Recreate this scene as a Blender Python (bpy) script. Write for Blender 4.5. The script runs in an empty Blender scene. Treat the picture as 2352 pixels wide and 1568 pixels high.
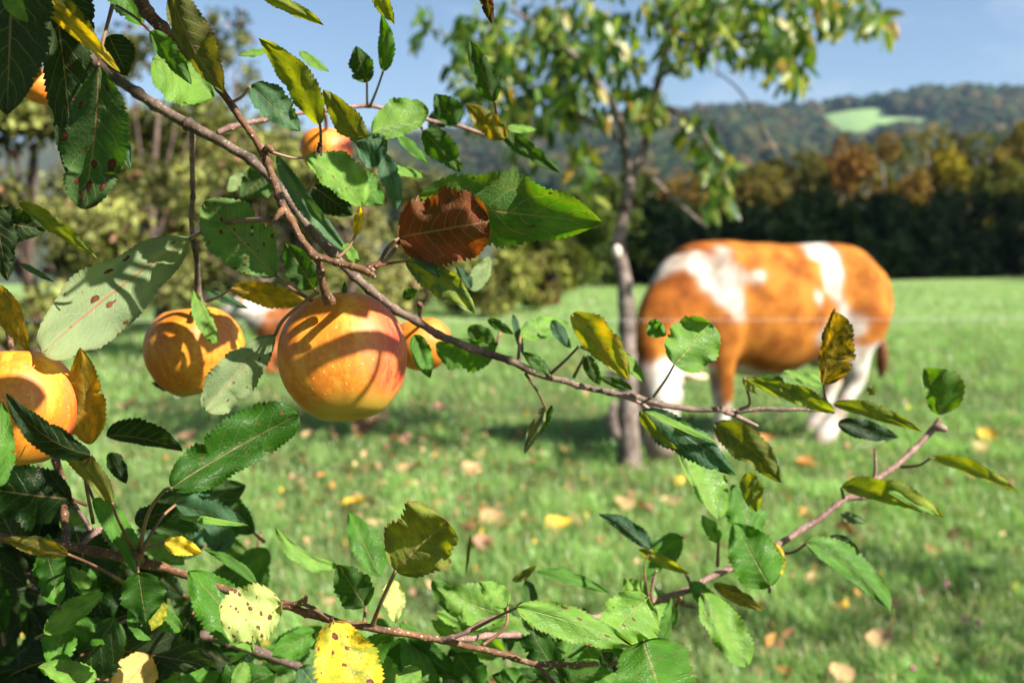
import bpy, math, random
import numpy as np
from mathutils import Vector, noise

# ------------------------------------------------------------------ camera, world, sun, exposure
SC = bpy.context.scene
COL = SC.collection
R = math.radians
PITCH = math.atan(206 * 36 / 2352 / 35)
CAM_H = 1.35
cam = bpy.data.cameras.new('camera'); cam_o = bpy.data.objects.new('camera', cam); COL.objects.link(cam_o)
cam.lens = 35; cam.sensor_width = 36; cam.clip_start = 0.02; cam.clip_end = 8000
cam_o.location = (0, 0, CAM_H); cam_o.rotation_euler = (R(90) - PITCH, 0, 0)
cam.dof.use_dof = True; cam.dof.focus_distance = 0.585; cam.dof.aperture_fstop = 7.6
SC.camera = cam_o

SUN_AZ, SUN_EL = R(180 - 60), R(41)          # clockwise from +Y
S = Vector((math.sin(SUN_AZ) * math.cos(SUN_EL), math.cos(SUN_AZ) * math.cos(SUN_EL), math.sin(SUN_EL)))
sun = bpy.data.lights.new('sun', 'SUN'); sun.energy = 5.0; sun.angle = R(0.53); sun.color = (1.0, 0.93, 0.82)
sun_o = bpy.data.objects.new('sun', sun); COL.objects.link(sun_o)
sun_o.rotation_euler = (-S).to_track_quat('-Z', 'Y').to_euler(); sun_o.location = (20, -10, 40)

w = bpy.data.worlds.new('World'); SC.world = w; w.use_nodes = True
wn, wl = w.node_tree.nodes, w.node_tree.links
bg = wn['Background']; bg.inputs['Strength'].default_value = 0.05
sky = wn.new('ShaderNodeTexSky'); sky.sky_type = 'NISHITA'; sky.sun_disc = False
sky.sun_elevation = SUN_EL; sky.sun_rotation = SUN_AZ; sky.altitude = 600; sky.air_density = 1.0; sky.dust_density = 1.6; sky.ozone_density = 2.0
tc = wn.new('ShaderNodeTexCoord'); mp = wn.new('ShaderNodeMapping'); mp.inputs['Scale'].default_value = (1, 1, 2.2)
nz = wn.new('ShaderNodeTexNoise'); nz.inputs['Scale'].default_value = 7.0; nz.inputs['Detail'].default_value = 6; nz.inputs['Roughness'].default_value = 0.55
cr = wn.new('ShaderNodeMapRange'); cr.inputs['From Min'].default_value = 0.52; cr.inputs['From Max'].default_value = 0.78; cr.inputs['To Max'].default_value = 0.30
mx = wn.new('ShaderNodeMix'); mx.data_type = 'RGBA'; mx.inputs[7].default_value = (8.0, 8.1, 8.6, 1)
wl.new(tc.outputs['Generated'], mp.inputs[0]); wl.new(mp.outputs[0], nz.inputs['Vector'])
wl.new(nz.outputs[0], cr.inputs[0]); wl.new(cr.outputs[0], mx.inputs[0]); wl.new(sky.outputs[0], mx.inputs[6]); wl.new(mx.outputs[2], bg.inputs[0])

SC.view_settings.view_transform = 'Standard'; SC.view_settings.look = 'None'
SC.view_settings.exposure = 1.62; SC.view_settings.gamma = 1.0; SC.view_settings.use_curve_mapping = False
SC.render.engine = 'CYCLES'
SC.cycles.use_denoising = True
SC.cycles.max_bounces = 6; SC.cycles.diffuse_bounces = 1; SC.cycles.glossy_bounces = 2; SC.cycles.transmission_bounces = 4
SC.cycles.transparent_max_bounces = 8; SC.cycles.volume_bounces = 1
SC.cycles.sample_clamp_indirect = 6

# ------------------------------------------------------------------ view geometry: D pixels are 2352 x 1568
K = 36 / 2352 / 35
RT = np.array([1.0, 0, 0]); FW = np.array([0, math.cos(PITCH), -math.sin(PITCH)]); UP = np.array([0, math.sin(PITCH), math.cos(PITCH)])
CP = np.array([0, 0, CAM_H]); SV = np.array(S)
def unp(px, py, d):
    px, py, d = np.asarray(px, float), np.asarray(py, float), np.asarray(d, float)
    return CP + ((px - 1176) * K * d)[..., None] * RT + ((784 - py) * K * d)[..., None] * UP + d[..., None] * FW
def unr(px, py, r):
    """point at distance r from the lens"""
    return unp(px, py, r / math.sqrt(1 + ((px - 1176) * K) ** 2 + ((784 - py) * K) ** 2))
def proj(P):
    q = np.asarray(P) - CP
    d = q @ FW
    return 1176 + (q @ RT) / d / K, 784 - (q @ UP) / d / K, d
def ground_at(px, py, z=0.0):
    v = unp(px, py, 1.0) - CP
    t = (z - CAM_H) / v[2]
    return CP + v * t

PIV = {}
def tag(o, label=None, cat=None, group=None, kind=None):
    for k, v in (('label', label), ('category', cat), ('group', group), ('kind', kind)):
        if v: o[k] = v
    return o
def empty(name, loc):
    o = bpy.data.objects.new(name, None); COL.objects.link(o); o.location = loc; o.empty_display_size = 0.1
    PIV[o] = np.array(loc, float); return o
def mesh_data(name, V, F, UV=None, colattr=None, smooth=True, mats=None, mat_idx=None):
    me = bpy.data.meshes.new(name)
    V = np.asarray(V, np.float32)
    if isinstance(F, np.ndarray):
        n, k = F.shape
        me.vertices.add(len(V)); me.vertices.foreach_set('co', V.ravel())
        me.loops.add(n * k); me.loops.foreach_set('vertex_index', F.astype(np.int32).ravel())
        me.polygons.add(n); me.polygons.foreach_set('loop_start', np.arange(0, n * k, k, dtype=np.int32))
        me.polygons.foreach_set('loop_total', np.full(n, k, np.int32))
        me.update(calc_edges=True)
        loops = F.ravel()
    else:
        me.from_pydata(V.tolist(), [], F); loops = None
    me.polygons.foreach_set('use_smooth', np.full(len(me.polygons), smooth))
    if loops is None:
        loops = np.empty(len(me.loops), np.int32); me.loops.foreach_get('vertex_index', loops)
    if UV is not None:
        l = me.uv_layers.new(name='UVMap'); l.data.foreach_set('uv', np.asarray(UV, np.float32)[loops].ravel())
    if colattr is not None:
        a = me.attributes.new('tint', 'FLOAT_COLOR', 'POINT')
        c = np.ones((len(V), 4), np.float32); c[:, :3] = colattr; a.data.foreach_set('color', c.ravel())
    for m in (mats or []): me.materials.append(m)
    if mat_idx is not None: me.polygons.foreach_set('material_index', np.asarray(mat_idx, np.int32))
    me.update(); return me
def obj(name, V, F, mat, parent=None, pivot=None, **kw):
    V = np.asarray(V, float)
    if pivot is None: pivot = V.mean(0) if parent is None else V[0]
    pivot = np.asarray(pivot, float)
    me = mesh_data(name, V - pivot, F, mats=[mat] if not isinstance(mat, list) else mat, **kw)
    o = bpy.data.objects.new(name, me); COL.objects.link(o); PIV[o] = pivot
    if parent is not None:
        o.parent = parent; o.location = pivot - PIV[parent]
    else: o.location = pivot
    return o

# ------------------------------------------------------------------ materials
def new_mat(name):
    m = bpy.data.materials.new(name); m.use_nodes = True
    return m, m.node_tree.nodes, m.node_tree.links, m.node_tree.nodes['Principled BSDF']
class G:
    """small node helper"""
    def __init__(s, nodes, links): s.n, s.l = nodes, links
    def put(s, sock, v):
        if isinstance(v, bpy.types.NodeSocket): s.l.new(v, sock)
        elif isinstance(v, (tuple, list)): sock.default_value = (*v, 1) if len(v) == 3 and sock.type == 'RGBA' else v
        else: sock.default_value = v
    def math(s, op, a, b=0.0, c=None, clamp=False):
        x = s.n.new('ShaderNodeMath'); x.operation = op; x.use_clamp = clamp
        s.put(x.inputs[0], a); s.put(x.inputs[1], b)
        if c is not None: s.put(x.inputs[2], c)
        return x.outputs[0]
    def rng(s, v, a, b, c=0.0, d=1.0, smooth=True):
        x = s.n.new('ShaderNodeMapRange'); x.interpolation_type = 'SMOOTHSTEP' if smooth else 'LINEAR'
        for i, q in enumerate((v, a, b, c, d)): s.put(x.inputs[i], q)
        return x.outputs[0]
    def mix(s, f, a, b, mode='MIX'):
        x = s.n.new('ShaderNodeMix'); x.data_type = 'RGBA'; x.blend_type = mode
        s.put(x.inputs[0], f); s.put(x.inputs[6], a); s.put(x.inputs[7], b); return x.outputs[2]
    def noise(s, vec, scale, detail=3, rough=0.5, w=None):
        x = s.n.new('ShaderNodeTexNoise')
        if w is not None: x.noise_dimensions = '4D'; s.put(x.inputs['W'], w)
        x.inputs['Scale'].default_value = scale; x.inputs['Detail'].default_value = detail; x.inputs['Roughness'].default_value = rough
        if vec is not None: s.l.new(vec, x.inputs['Vector'])
        return x.outputs[0]
    def vor(s, vec, scale, feature='F1', dims='3D', w=None, rand=1.0):
        x = s.n.new('ShaderNodeTexVoronoi'); x.feature = feature
        if w is not None: x.voronoi_dimensions = '4D'; s.put(x.inputs['W'], w)
        x.inputs['Scale'].default_value = scale; x.inputs['Randomness'].default_value = rand
        if vec is not None: s.l.new(vec, x.inputs['Vector'])
        return x.outputs[0]
    def attr(s, name, typ='OBJECT'):
        x = s.n.new('ShaderNodeAttribute'); x.attribute_type = typ; x.attribute_name = name; return x
    def bump(s, h, strength, dist, normal=None):
        x = s.n.new('ShaderNodeBump'); x.inputs['Strength'].default_value = strength; x.inputs['Distance'].default_value = dist
        s.l.new(h, x.inputs['Height'])
        if normal is not None: s.l.new(normal, x.inputs['Normal'])
        return x.outputs[0]

def leaf_material():
    m, n, l, bsdf = new_mat('apple_leaf'); g = G(n, l)
    uv = n.new('ShaderNodeUVMap'); uv.uv_map = 'UVMap'
    sep = n.new('ShaderNodeSeparateXYZ'); l.new(uv.outputs[0], sep.inputs[0])
    us = g.math('MULTIPLY_ADD', sep.outputs[0], 2.0, -1.0)
    ua = g.math('ABSOLUTE', us); v = sep.outputs[1]
    oi = n.new('ShaderNodeObjectInfo'); rnd = oi.outputs['Random']
    w4 = g.math('MULTIPLY', rnd, 57.0)
    asp = n.new('ShaderNodeCombineXYZ'); l.new(g.math('MULTIPLY', us, 0.33), asp.inputs[0]); l.new(v, asp.inputs[1])
    wob = g.noise(asp.outputs[0], 5.0, 2, 0.5, w4)
    side = g.math('MULTIPLY', g.math('GREATER_THAN', us, 0.0), 0.45)
    q = g.math('SUBTRACT', v, g.math('MULTIPLY', g.math('POWER', ua, 1.25), 0.26))
    q = g.math('ADD', q, g.math('MULTIPLY', wob, 0.09))
    f = g.math('FRACT', g.math('ADD', g.math('MULTIPLY', q, 7.5), side))
    dist = g.math('ABSOLUTE', g.math('SUBTRACT', f, 0.5))
    lat = g.rng(dist, 0.065, 0.01)
    lat = g.math('MULTIPLY', lat, g.rng(ua, 1.0, 0.55))
    midr = g.rng(ua, g.math('MULTIPLY_ADD', v, -0.035, 0.06), 0.012)
    ter = g.rng(g.vor(asp.outputs[0], 26.0, 'DISTANCE_TO_EDGE', w=w4), 0.10, 0.0)
    veins = g.math('MAXIMUM', midr, g.math('MULTIPLY', lat, 0.8))
    net = g.math('MAXIMUM', veins, g.math('MULTIPLY', ter, 0.32))
    # colour
    pn = g.noise(asp.outputs[0], 3.2, 4, 0.6, w4)
    base = g.mix(g.rng(pn, 0.3, 0.7), g.mix(1.0, oi.outputs['Color'], (0.72, 0.76, 0.7), 'MULTIPLY'), g.mix(1.0, oi.outputs['Color'], (1.25, 1.18, 1.1), 'MULTIPLY'))
    mo = g.attr('mottle'); mc = g.attr('mottle_colour')
    mn = g.noise(asp.outputs[0], 7.0, 5, 0.65, g.math('ADD', w4, 9.0))
    base = g.mix(g.math('MULTIPLY', g.rng(mn, 0.44, 0.6), mo.outputs['Fac'], clamp=True), base, mc.outputs['Color'])
    geo = n.new('ShaderNodeNewGeometry')
    back = geo.outputs['Backfacing']
    pale = g.mix(0.55, base, (0.24, 0.30, 0.17))
    pw = g.attr('pale')
    face = g.mix(g.math('MULTIPLY', back, pw.outputs['Fac']), base, pale)
    face = g.mix(g.math('MULTIPLY', veins, g.math('MULTIPLY_ADD', back, 0.34, 0.20)), face, g.mix(0.5, face, (0.50, 0.42, 0.24)))
    mr = g.attr('rib_red')
    face = g.mix(g.math('MULTIPLY', midr, mr.outputs['Fac']), face, (0.34, 0.15, 0.09))
    sp = g.attr('spots')
    of = n.new('ShaderNodeCombineXYZ'); l.new(g.math('MULTIPLY', rnd, 31.7), of.inputs[0]); l.new(g.math('MULTIPLY', rnd, 17.3), of.inputs[1])
    av = n.new('ShaderNodeVectorMath'); av.operation = 'ADD'; l.new(asp.outputs[0], av.inputs[0]); l.new(of.outputs[0], av.inputs[1])
    vn = n.new('ShaderNodeTexVoronoi'); vn.voronoi_dimensions = '2D'; vn.inputs['Scale'].default_value = 6.0; l.new(av.outputs[0], vn.inputs['Vector'])
    sv = g.math('ADD', vn.outputs[0], g.math('MULTIPLY', g.math('SUBTRACT', g.noise(asp.outputs[0], 30.0, 2, 0.6, w4), .5), .30))
    sz = g.noise(asp.outputs[0], 4.0, 1, 0.5, g.math('ADD', w4, 21.0))
    thr = g.math('MULTIPLY', g.math('MULTIPLY', sp.outputs['Fac'], g.rng(sz, 0.40, 0.70)), 0.36)
    spot = g.rng(sv, thr, g.math('MULTIPLY', thr, 0.7))
    spotc = g.mix(g.rng(sv, 0.02, 0.16), (0.17, 0.06, 0.03), (0.09, 0.028, 0.014))
    ed = g.attr('edge_brown')
    en = g.noise(asp.outputs[0], 8.0, 3, 0.6, g.math('ADD', w4, 5.0))
    vend = g.math('MAXIMUM', ua, g.rng(v, 0.86, 1.0))
    edge = g.math('MULTIPLY', g.rng(g.math('ADD', vend, g.math('MULTIPLY', en, 0.35)), 1.05, 1.22), ed.outputs['Fac'], clamp=True)
    allbr = g.math('MAXIMUM', spot, edge)
    face = g.mix(spot, face, spotc); face = g.mix(edge, face, (0.16, 0.085, 0.03))
    l.new(face, bsdf.inputs['Base Color'])
    l.new(g.math('MULTIPLY_ADD', back, 0.22, g.math('MULTIPLY_ADD', pn, 0.22, 0.30)), bsdf.inputs['Roughness'])
    l.new(g.math('MULTIPLY_ADD', back, -0.16, 0.26), bsdf.inputs['Specular IOR Level'])
    h = g.math('MULTIPLY', net, g.math('MULTIPLY_ADD', back, 2.0, -1.0))
    h = g.math('ADD', h, g.math('MULTIPLY', g.noise(asp.outputs[0], 38.0, 2, 0.6), 0.5))
    nb = g.bump(h, 0.5, 0.0011); l.new(nb, bsdf.inputs['Normal'])
    tr = n.new('ShaderNodeBsdfTranslucent')
    hs = n.new('ShaderNodeHueSaturation'); hs.inputs['Saturation'].default_value = 1.12; hs.inputs['Value'].default_value = 1.75
    l.new(base, hs.inputs['Color'])
    tcol = g.mix(1.0, hs.outputs[0], (1.25, 1.12, 0.45), 'MULTIPLY')
    tcol = g.mix(1.0, tcol, g.mix(g.rng(pn, .3, .7), (.55, .62, .5), (1.1, 1.08, .9)), 'MULTIPLY')
    tcol = g.mix(g.math('MULTIPLY', net, 0.75), tcol, g.mix(0.75, tcol, (0.40, 0.36, 0.04)))
    tcol = g.mix(allbr, tcol, (0.05, 0.018, 0.008))
    l.new(tcol, tr.inputs['Color'])
    ms = n.new('ShaderNodeMixShader'); ms.inputs[0].default_value = 0.40
    l.new(bsdf.outputs[0], ms.inputs[1]); l.new(tr.outputs[0], ms.inputs[2])
    l.new(ms.outputs[0], n['Material Output'].inputs['Surface'])
    return m
LEAF = leaf_material()

def bark_material(name, c1, c2, dot, rough=0.75, scale=1.0):
    m, n, l, b = new_mat(name); g = G(n, l)
    t = n.new('ShaderNodeTexCoord').outputs['Object']
    a = g.noise(t, 60 * scale, 5, 0.65); bb = g.noise(t, 420 * scale, 3, 0.6)
    c = g.mix(g.rng(a, 0.35, 0.68), c1, c2)
    c = g.mix(g.math('MULTIPLY', g.rng(bb, 0.5, 0.75), 0.5), c, g.mix(0.5, c, dot))
    vd = g.vor(t, 330 * scale); sel = g.noise(t, 120 * scale, 1)
    d = g.math('MULTIPLY', g.rng(vd, 0.26, 0.16), g.rng(sel, 0.42, 0.52))
    c = g.mix(d, c, dot); l.new(c, b.inputs['Base Color']); b.inputs['Roughness'].default_value = rough
    b.inputs['Specular IOR Level'].default_value = 0.35
    h = g.math('ADD', g.math('MULTIPLY', bb, 0.7), g.math('ADD', a, d))
    l.new(g.bump(h, 0.5, 0.0009 / scale), b.inputs['Normal']); return m
TWIG = bark_material('twig_bark', (0.07, 0.03, 0.014), (0.17, 0.08, 0.03), (0.48, 0.40, 0.32))
BARK = bark_material('branch_bark', (0.05, 0.033, 0.025), (0.17, 0.115, 0.085), (0.32, 0.26, 0.21), 0.8)
SHOOT = bark_material('shoot_bark', (0.13, 0.07, 0.055), (0.25, 0.15, 0.125), (0.40, 0.32, 0.27), 0.7)
TRUNK = bark_material('trunk_bark', (0.06, 0.045, 0.036), (0.26, 0.205, 0.175), (0.36, 0.30, 0.26), 0.9, 0.12)
OLDBARK = bark_material('old_bark', (0.05, 0.035, 0.028), (0.16, 0.105, 0.085), (0.2, 0.15, 0.12), 0.9, 0.12)
STALK, n_, l_, b_ = new_mat('leaf_stalk'); g_ = G(n_, l_)
t_ = n_.new('ShaderNodeTexCoord').outputs['Object']
l_.new(g_.mix(g_.rng(g_.noise(t_, 40, 2), 0.35, 0.65), (0.085, 0.03, 0.018), (0.20, 0.12, 0.055)), b_.inputs['Base Color']); b_.inputs['Roughness'].default_value = 0.5

def apple_material():
    m, n, l, b = new_mat('apple_skin'); g = G(n, l)
    t = n.new('ShaderNodeTexCoord').outputs['Object']
    oi = n.new('ShaderNodeObjectInfo')
    sep = n.new('ShaderNodeSeparateXYZ'); l.new(t, sep.inputs[0])
    st = n.new('ShaderNodeMapping'); st.inputs['Scale'].default_value = (1, 1, 0.28); l.new(t, st.inputs[0])
    n1 = g.noise(t, 32, 4, 0.6); n2 = g.noise(st.outputs[0], 150, 4, 0.65); n3 = g.noise(t, 300, 3, 0.6)
    c = g.mix(g.rng(n1, 0.3, 0.7), (0.56, 0.150, 0.006), (0.68, 0.25, 0.012))
    n4 = g.noise(st.outputs[0], 95, 5, 0.7)
    c = g.mix(g.math('MULTIPLY', g.rng(n3, 0.44, 0.62), 0.6), c, (0.44, 0.13, 0.014))
    c = g.mix(g.math('MULTIPLY', g.rng(n4, 0.48, 0.66), 0.55), c, (0.72, 0.36, 0.04))
    bl = n.new('ShaderNodeVectorMath'); bl.operation = 'DOT_PRODUCT'; l.new(t, bl.inputs[0]); bl.inputs[1].default_value = (0.95, 0.12, -0.12)
    red = g.math('ADD', g.math('MULTIPLY', bl.outputs['Value'], 44.0), g.math('MULTIPLY', g.math('SUBTRACT', n2, 0.5), 2.4))
    red = g.math('MULTIPLY', g.rng(red, -0.15, 0.8), 0.95)
    c = g.mix(red, c, g.mix(g.rng(n2, 0.35, 0.62), (0.42, 0.035, 0.018), (0.56, 0.14, 0.04)))
    c = g.mix(g.rng(sep.outputs[2], -0.024, -0.037), c, (0.42, 0.27, 0.03))
    sc = g.noise(t, 22, 2, 0.5)
    vd = g.vor(t, 205); dots = g.math('MULTIPLY', g.rng(vd, 0.12, 0.06), g.rng(sc, 0.38, 0.46))
    c = g.mix(g.math('MULTIPLY', dots, 0.6), c, (0.82, 0.66, 0.36))
    l.new(c, b.inputs['Base Color']); l.new(g.math('MULTIPLY_ADD', n1, 0.2, 0.44), b.inputs['Roughness'])
    h = g.math("ADD", g.math("MULTIPLY", n3, 0.35), dots); l.new(g.bump(h, 0.35, 0.0007), b.inputs['Normal']); return m
APPLE = apple_material()
CALYX, n_, l_, b_ = new_mat('dried_calyx'); b_.inputs['Base Color'].default_value = (0.07, 0.05, 0.025, 1); b_.inputs['Roughness'].default_value = 0.9

def tint_material(name, translucent=0.35, tmul=(1.5, 1.5, 0.6), rough=0.6, spec=0.3, objcol=False, jitter=0.3, pale=None):
    m, n, l, b = new_mat(name); g = G(n, l)
    c = n.new('ShaderNodeObjectInfo').outputs['Color'] if objcol else g.attr('tint', 'GEOMETRY').outputs['Color']
    if jitter:
        nz = g.noise(n.new('ShaderNodeTexCoord').outputs['Object'], 14.0 if objcol else 6.0, 3)
        c = g.mix(jitter, c, g.mix(g.rng(nz, 0.35, 0.65), g.mix(1.0, c, (0.45, 0.5, 0.5), 'MULTIPLY'), g.mix(1.0, c, (1.6, 1.5, 1.4), 'MULTIPLY')))
    l.new(c, b.inputs['Base Color']); b.inputs['Roughness'].default_value = rough; b.inputs['Specular IOR Level'].default_value = spec
    if translucent:
        tr = n.new('ShaderNodeBsdfTranslucent'); l.new(g.mix(1.0, c, tmul, 'MULTIPLY'), tr.inputs[0])
        ms = n.new('ShaderNodeMixShader'); ms.inputs[0].default_value = translucent
        l.new(b.outputs[0], ms.inputs[1]); l.new(tr.outputs[0], ms.inputs[2]); l.new(ms.outputs[0], n['Material Output'].inputs['Surface'])
    return m
FOLIAGE = tint_material('background_foliage', rough=.9, spec=.04)
PEARLEAF = tint_material('pear_leaf', 0.4, (1.6, 1.5, 0.5), 0.42, 0.5, objcol=True)
PEARMASS = tint_material('pear_leaf_mass', 0.4, (1.6, 1.5, 0.5), 0.42, 0.5)
GRASS = tint_material('grass_blade', 0.4, (1.2, 1.45, 0.75), 0.36, 0.5, jitter=0)
DEADLEAF = tint_material('dead_leaf', 0.2, (1.2, 0.9, 0.5), 0.7, 0.2, objcol=True)
LITTER = tint_material('leaf_litter', 0.2, (1.2, 0.9, 0.5), 0.7, 0.2)
WOODS = tint_material('far_woods', 0.0, rough=0.9, spec=0.1, jitter=0.5)

# ------------------------------------------------------------------ ground, hills
def edge_y(x): return np.clip(36 + 0.62 * x, 26, 56)
def ground_z(x, y):
    e = edge_y(x)
    t = np.clip((y - e) / 40, 0, 1)
    z = -9 * t * t * (3 - 2 * t)
    return z + 0.03 * np.sin(x * 0.7 + 1) * np.sin(y * 0.5) * np.clip((y - 1) / 6, 0, 1)
def grid_faces(nu, nv):
    i = np.arange(nu - 1)[:, None] * nv + np.arange(nv - 1)[None]
    return np.stack([i, i + nv, i + nv + 1, i + 1], -1).reshape(-1, 4)
xs = np.concatenate([-np.geomspace(40, 1900, 24)[::-1], np.linspace(-38, 70, 110), np.geomspace(74, 1900, 24)])
ys = np.concatenate([-np.geomspace(4, 380, 14)[::-1], np.linspace(-3, 90, 140), np.geomspace(94, 1650, 24)])
X, Y = np.meshgrid(xs, ys, indexing='ij')
V = np.stack([X, Y, ground_z(X, Y)], -1).reshape(-1, 3)
m, n, l, b = new_mat('meadow_ground'); g = G(n, l)
t = n.new('ShaderNodeTexCoord').outputs['Object']
big = g.noise(t, 0.35, 4, 0.6); mid = g.noise(t, 3.0, 5, 0.65); fine = g.noise(t, 40.0, 4, 0.7)
c = g.mix(g.rng(big, 0.35, 0.65), (0.13, 0.22, 0.06), (0.185, 0.29, 0.085))
c = g.mix(g.math('MULTIPLY', g.rng(mid, 0.42, 0.68), 0.5), c, (0.09, 0.15, 0.035))
c = g.mix(g.math('MULTIPLY', g.rng(fine, 0.4, 0.7), 0.5), c, (0.19, 0.25, 0.08))
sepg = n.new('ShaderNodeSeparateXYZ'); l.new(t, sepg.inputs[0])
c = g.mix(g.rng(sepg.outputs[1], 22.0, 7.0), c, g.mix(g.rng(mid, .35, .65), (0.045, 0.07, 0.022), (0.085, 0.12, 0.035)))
l.new(c, b.inputs['Base Color']); b.inputs['Roughness'].default_value = 0.85; b.inputs['Specular IOR Level'].default_value = 0.2
l.new(g.bump(g.math('ADD', mid, fine), 0.6, 0.06), b.inputs['Normal'])
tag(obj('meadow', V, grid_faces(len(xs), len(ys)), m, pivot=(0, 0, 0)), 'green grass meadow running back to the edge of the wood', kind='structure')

HX = [-2600, -800, 0, 600, 1000, 1250, 1400, 1540, 1700, 1850, 1950, 2050, 2130, 2190, 2240, 2352, 2700, 3400, 5200]
HY = [300, 290, 300, 312, 303, 276, 262, 252, 238, 243, 226, 214, 200, 204, 196, 199, 190, 210, 260]
def hill_point(px, s):
    yt = np.interp(px, HX, HY) + 22
    dist = 420 + 800 * s
    front = 520 + (yt - 520) * np.minimum(s, 1.0) ** 0.75
    P = unp(px, front, dist)
    over = np.clip(s - 1, 0, 1)
    P[..., 2] -= over * 160
    P[..., 2] += 6 * np.sin(px * 0.021 + s * 5) * np.sin(np.minimum(s, 1) * math.pi) 
    return P
pu = np.linspace(-1000, 3300, 260); sv_ = np.linspace(-0.35, 1.5, 60)
PU, SVV = np.meshgrid(pu, sv_, indexing='ij')
P = hill_point(PU, np.maximum(SVV, 0))
low = SVV < 0
P[low] = unp(PU[low], 520.0, 420.0) + np.stack([0 * PU[low], SVV[low] * 300, SVV[low] * 60], -1)
m, n, l, b = new_mat('hill_ground'); g = G(n, l)
t = n.new('ShaderNodeTexCoord').outputs['Object']
l.new(g.mix(g.rng(g.noise(t, 0.02, 4), 0.35, 0.65), (0.02, 0.03, 0.014), (0.04, 0.045, 0.02)), b.inputs['Base Color']); b.inputs['Roughness'].default_value = 0.95
tag(obj('hills', P.reshape(-1, 3), grid_faces(260, 60), m, pivot=(0, 0, 0)), 'long wooded hills rising across the valley', kind='structure')

# pasture on the hillside, found by matching picture height to slope
def hill_s(px, y):
    yt = np.interp(px, HX, HY) + 22
    return ((520 - y) / (520 - yt)) ** (1 / 0.75)
POLY = [(1890, 268), (1960, 256), (2012, 250), (2034, 258), (2012, 274), (2060, 270), (2125, 268), (2138, 274), (2090, 290), (2010, 300), (1985, 318), (1945, 316), (1915, 292)]
def inside(poly, x, y):
    x, y = np.asarray(x, float), np.asarray(y, float); r = np.zeros(x.shape, bool)
    for (x1, y1), (x2, y2) in zip(poly, poly[1:] + poly[:1]):
        c = ((y1 > y) != (y2 > y)) & (x < (x2 - x1) * (y - y1) / (y2 - y1 + 1e-9) + x1); r ^= c
    return r
gx_, gy_ = np.meshgrid(np.linspace(1880, 2150, 91), np.linspace(244, 326, 42), indexing='ij')
P = hill_point(gx_, hill_s(gx_, gy_)); P[..., 2] += 1.2
F = grid_faces(91, 42); ok = inside(POLY, gx_, gy_).ravel()
F = F[ok[F].sum(1) >= 3]
used = np.unique(F); remap = np.zeros(gx_.size, int); remap[used] = np.arange(len(used))
m, n, l, b = new_mat('hill_pasture'); g = G(n, l)
t = n.new('ShaderNodeTexCoord').outputs['Object']
l.new(g.mix(g.rng(g.noise(t, 0.03, 3), 0.3, 0.7), (0.12, 0.21, 0.065), (0.15, 0.245, 0.08)), b.inputs['Base Color']); b.inputs['Roughness'].default_value = 0.9
tag(obj('hill_field', P.reshape(-1, 3)[used], remap[F], m), 'pale green pasture clearing on the wooded hillside', kind='structure')

rs = np.random.default_rng(7)
# icosphere base for far crowns
def ico(sub=1):
    t = (1 + 5 ** .5) / 2
    v = [(-1, t, 0), (1, t, 0), (-1, -t, 0), (1, -t, 0), (0, -1, t), (0, 1, t), (0, -1, -t), (0, 1, -t), (t, 0, -1), (t, 0, 1), (-t, 0, -1), (-t, 0, 1)]
    f = [(0, 11, 5), (0, 5, 1), (0, 1, 7), (0, 7, 10), (0, 10, 11), (1, 5, 9), (5, 11, 4), (11, 10, 2), (10, 7, 6), (7, 1, 8), (3, 9, 4), (3, 4, 2), (3, 2, 6), (3, 6, 8), (3, 8, 9), (4, 9, 5), (2, 4, 11), (6, 2, 10), (8, 6, 7), (9, 8, 1)]
    v = [np.array(q, float) / np.linalg.norm(q) for q in v]
    for _ in range(sub):
        nf, cache = [], {}
        def mid(a, b):
            k = (min(a, b), max(a, b))
            if k not in cache:
                q = v[a] + v[b]; v.append(q / np.linalg.norm(q)); cache[k] = len(v) - 1
            return cache[k]
        for a, b_, c in f:
            x, y, z = mid(a, b_), mid(b_, c), mid(c, a); nf += [(a, x, z), (b_, y, x), (c, z, y), (x, y, z)]
        f = nf
    return np.array(v), np.array(f)
IV, IF = ico(1)
N = 12000
px = rs.uniform(250, 2800, N); s = rs.uniform(0.02, 1.0, N) ** 0.8
P = hill_point(px, s); x_, y_, _d = proj(P)
keep = np.ones(N, bool)
for dx_ in (-15, 0, 15):
    for dy_ in (2, -5, -12, -19, -25): keep &= ~inside(POLY, x_ + dx_, y_ + dy_)
px, s, P = px[keep], s[keep], P[keep]; N = len(P)
rad = rs.uniform(4.5, 9.5, N)
pal = np.array([(0.045, 0.075, 0.025), (0.06, 0.085, 0.03), (0.10, 0.10, 0.035), (0.14, 0.095, 0.035), (0.03, 0.055, 0.025), (0.17, 0.13, 0.05)])
ci = pal[rs.choice(6, N, p=[.3, .2, .16, .1, .18, .06])] * rs.uniform(.16, .5, (N, 1))
VV = IV[None] * (1 + rs.normal(0, .16, (N, len(IV), 1))) * rad[:, None, None] * np.array([1, 1, 1.15]) + (P + np.array([0, 0, 1]) * (rad * .7)[:, None])[:, None]
FF = IF[None] + (np.arange(N) * len(IV))[:, None, None]
tag(obj('hill_woods', VV.reshape(-1, 3), FF.reshape(-1, 3), WOODS, pivot=(0, 900, 0), colattr=np.repeat(ci, len(IV), 0)),
    'mixed autumn woodland covering the far hills', kind='stuff')

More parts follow.
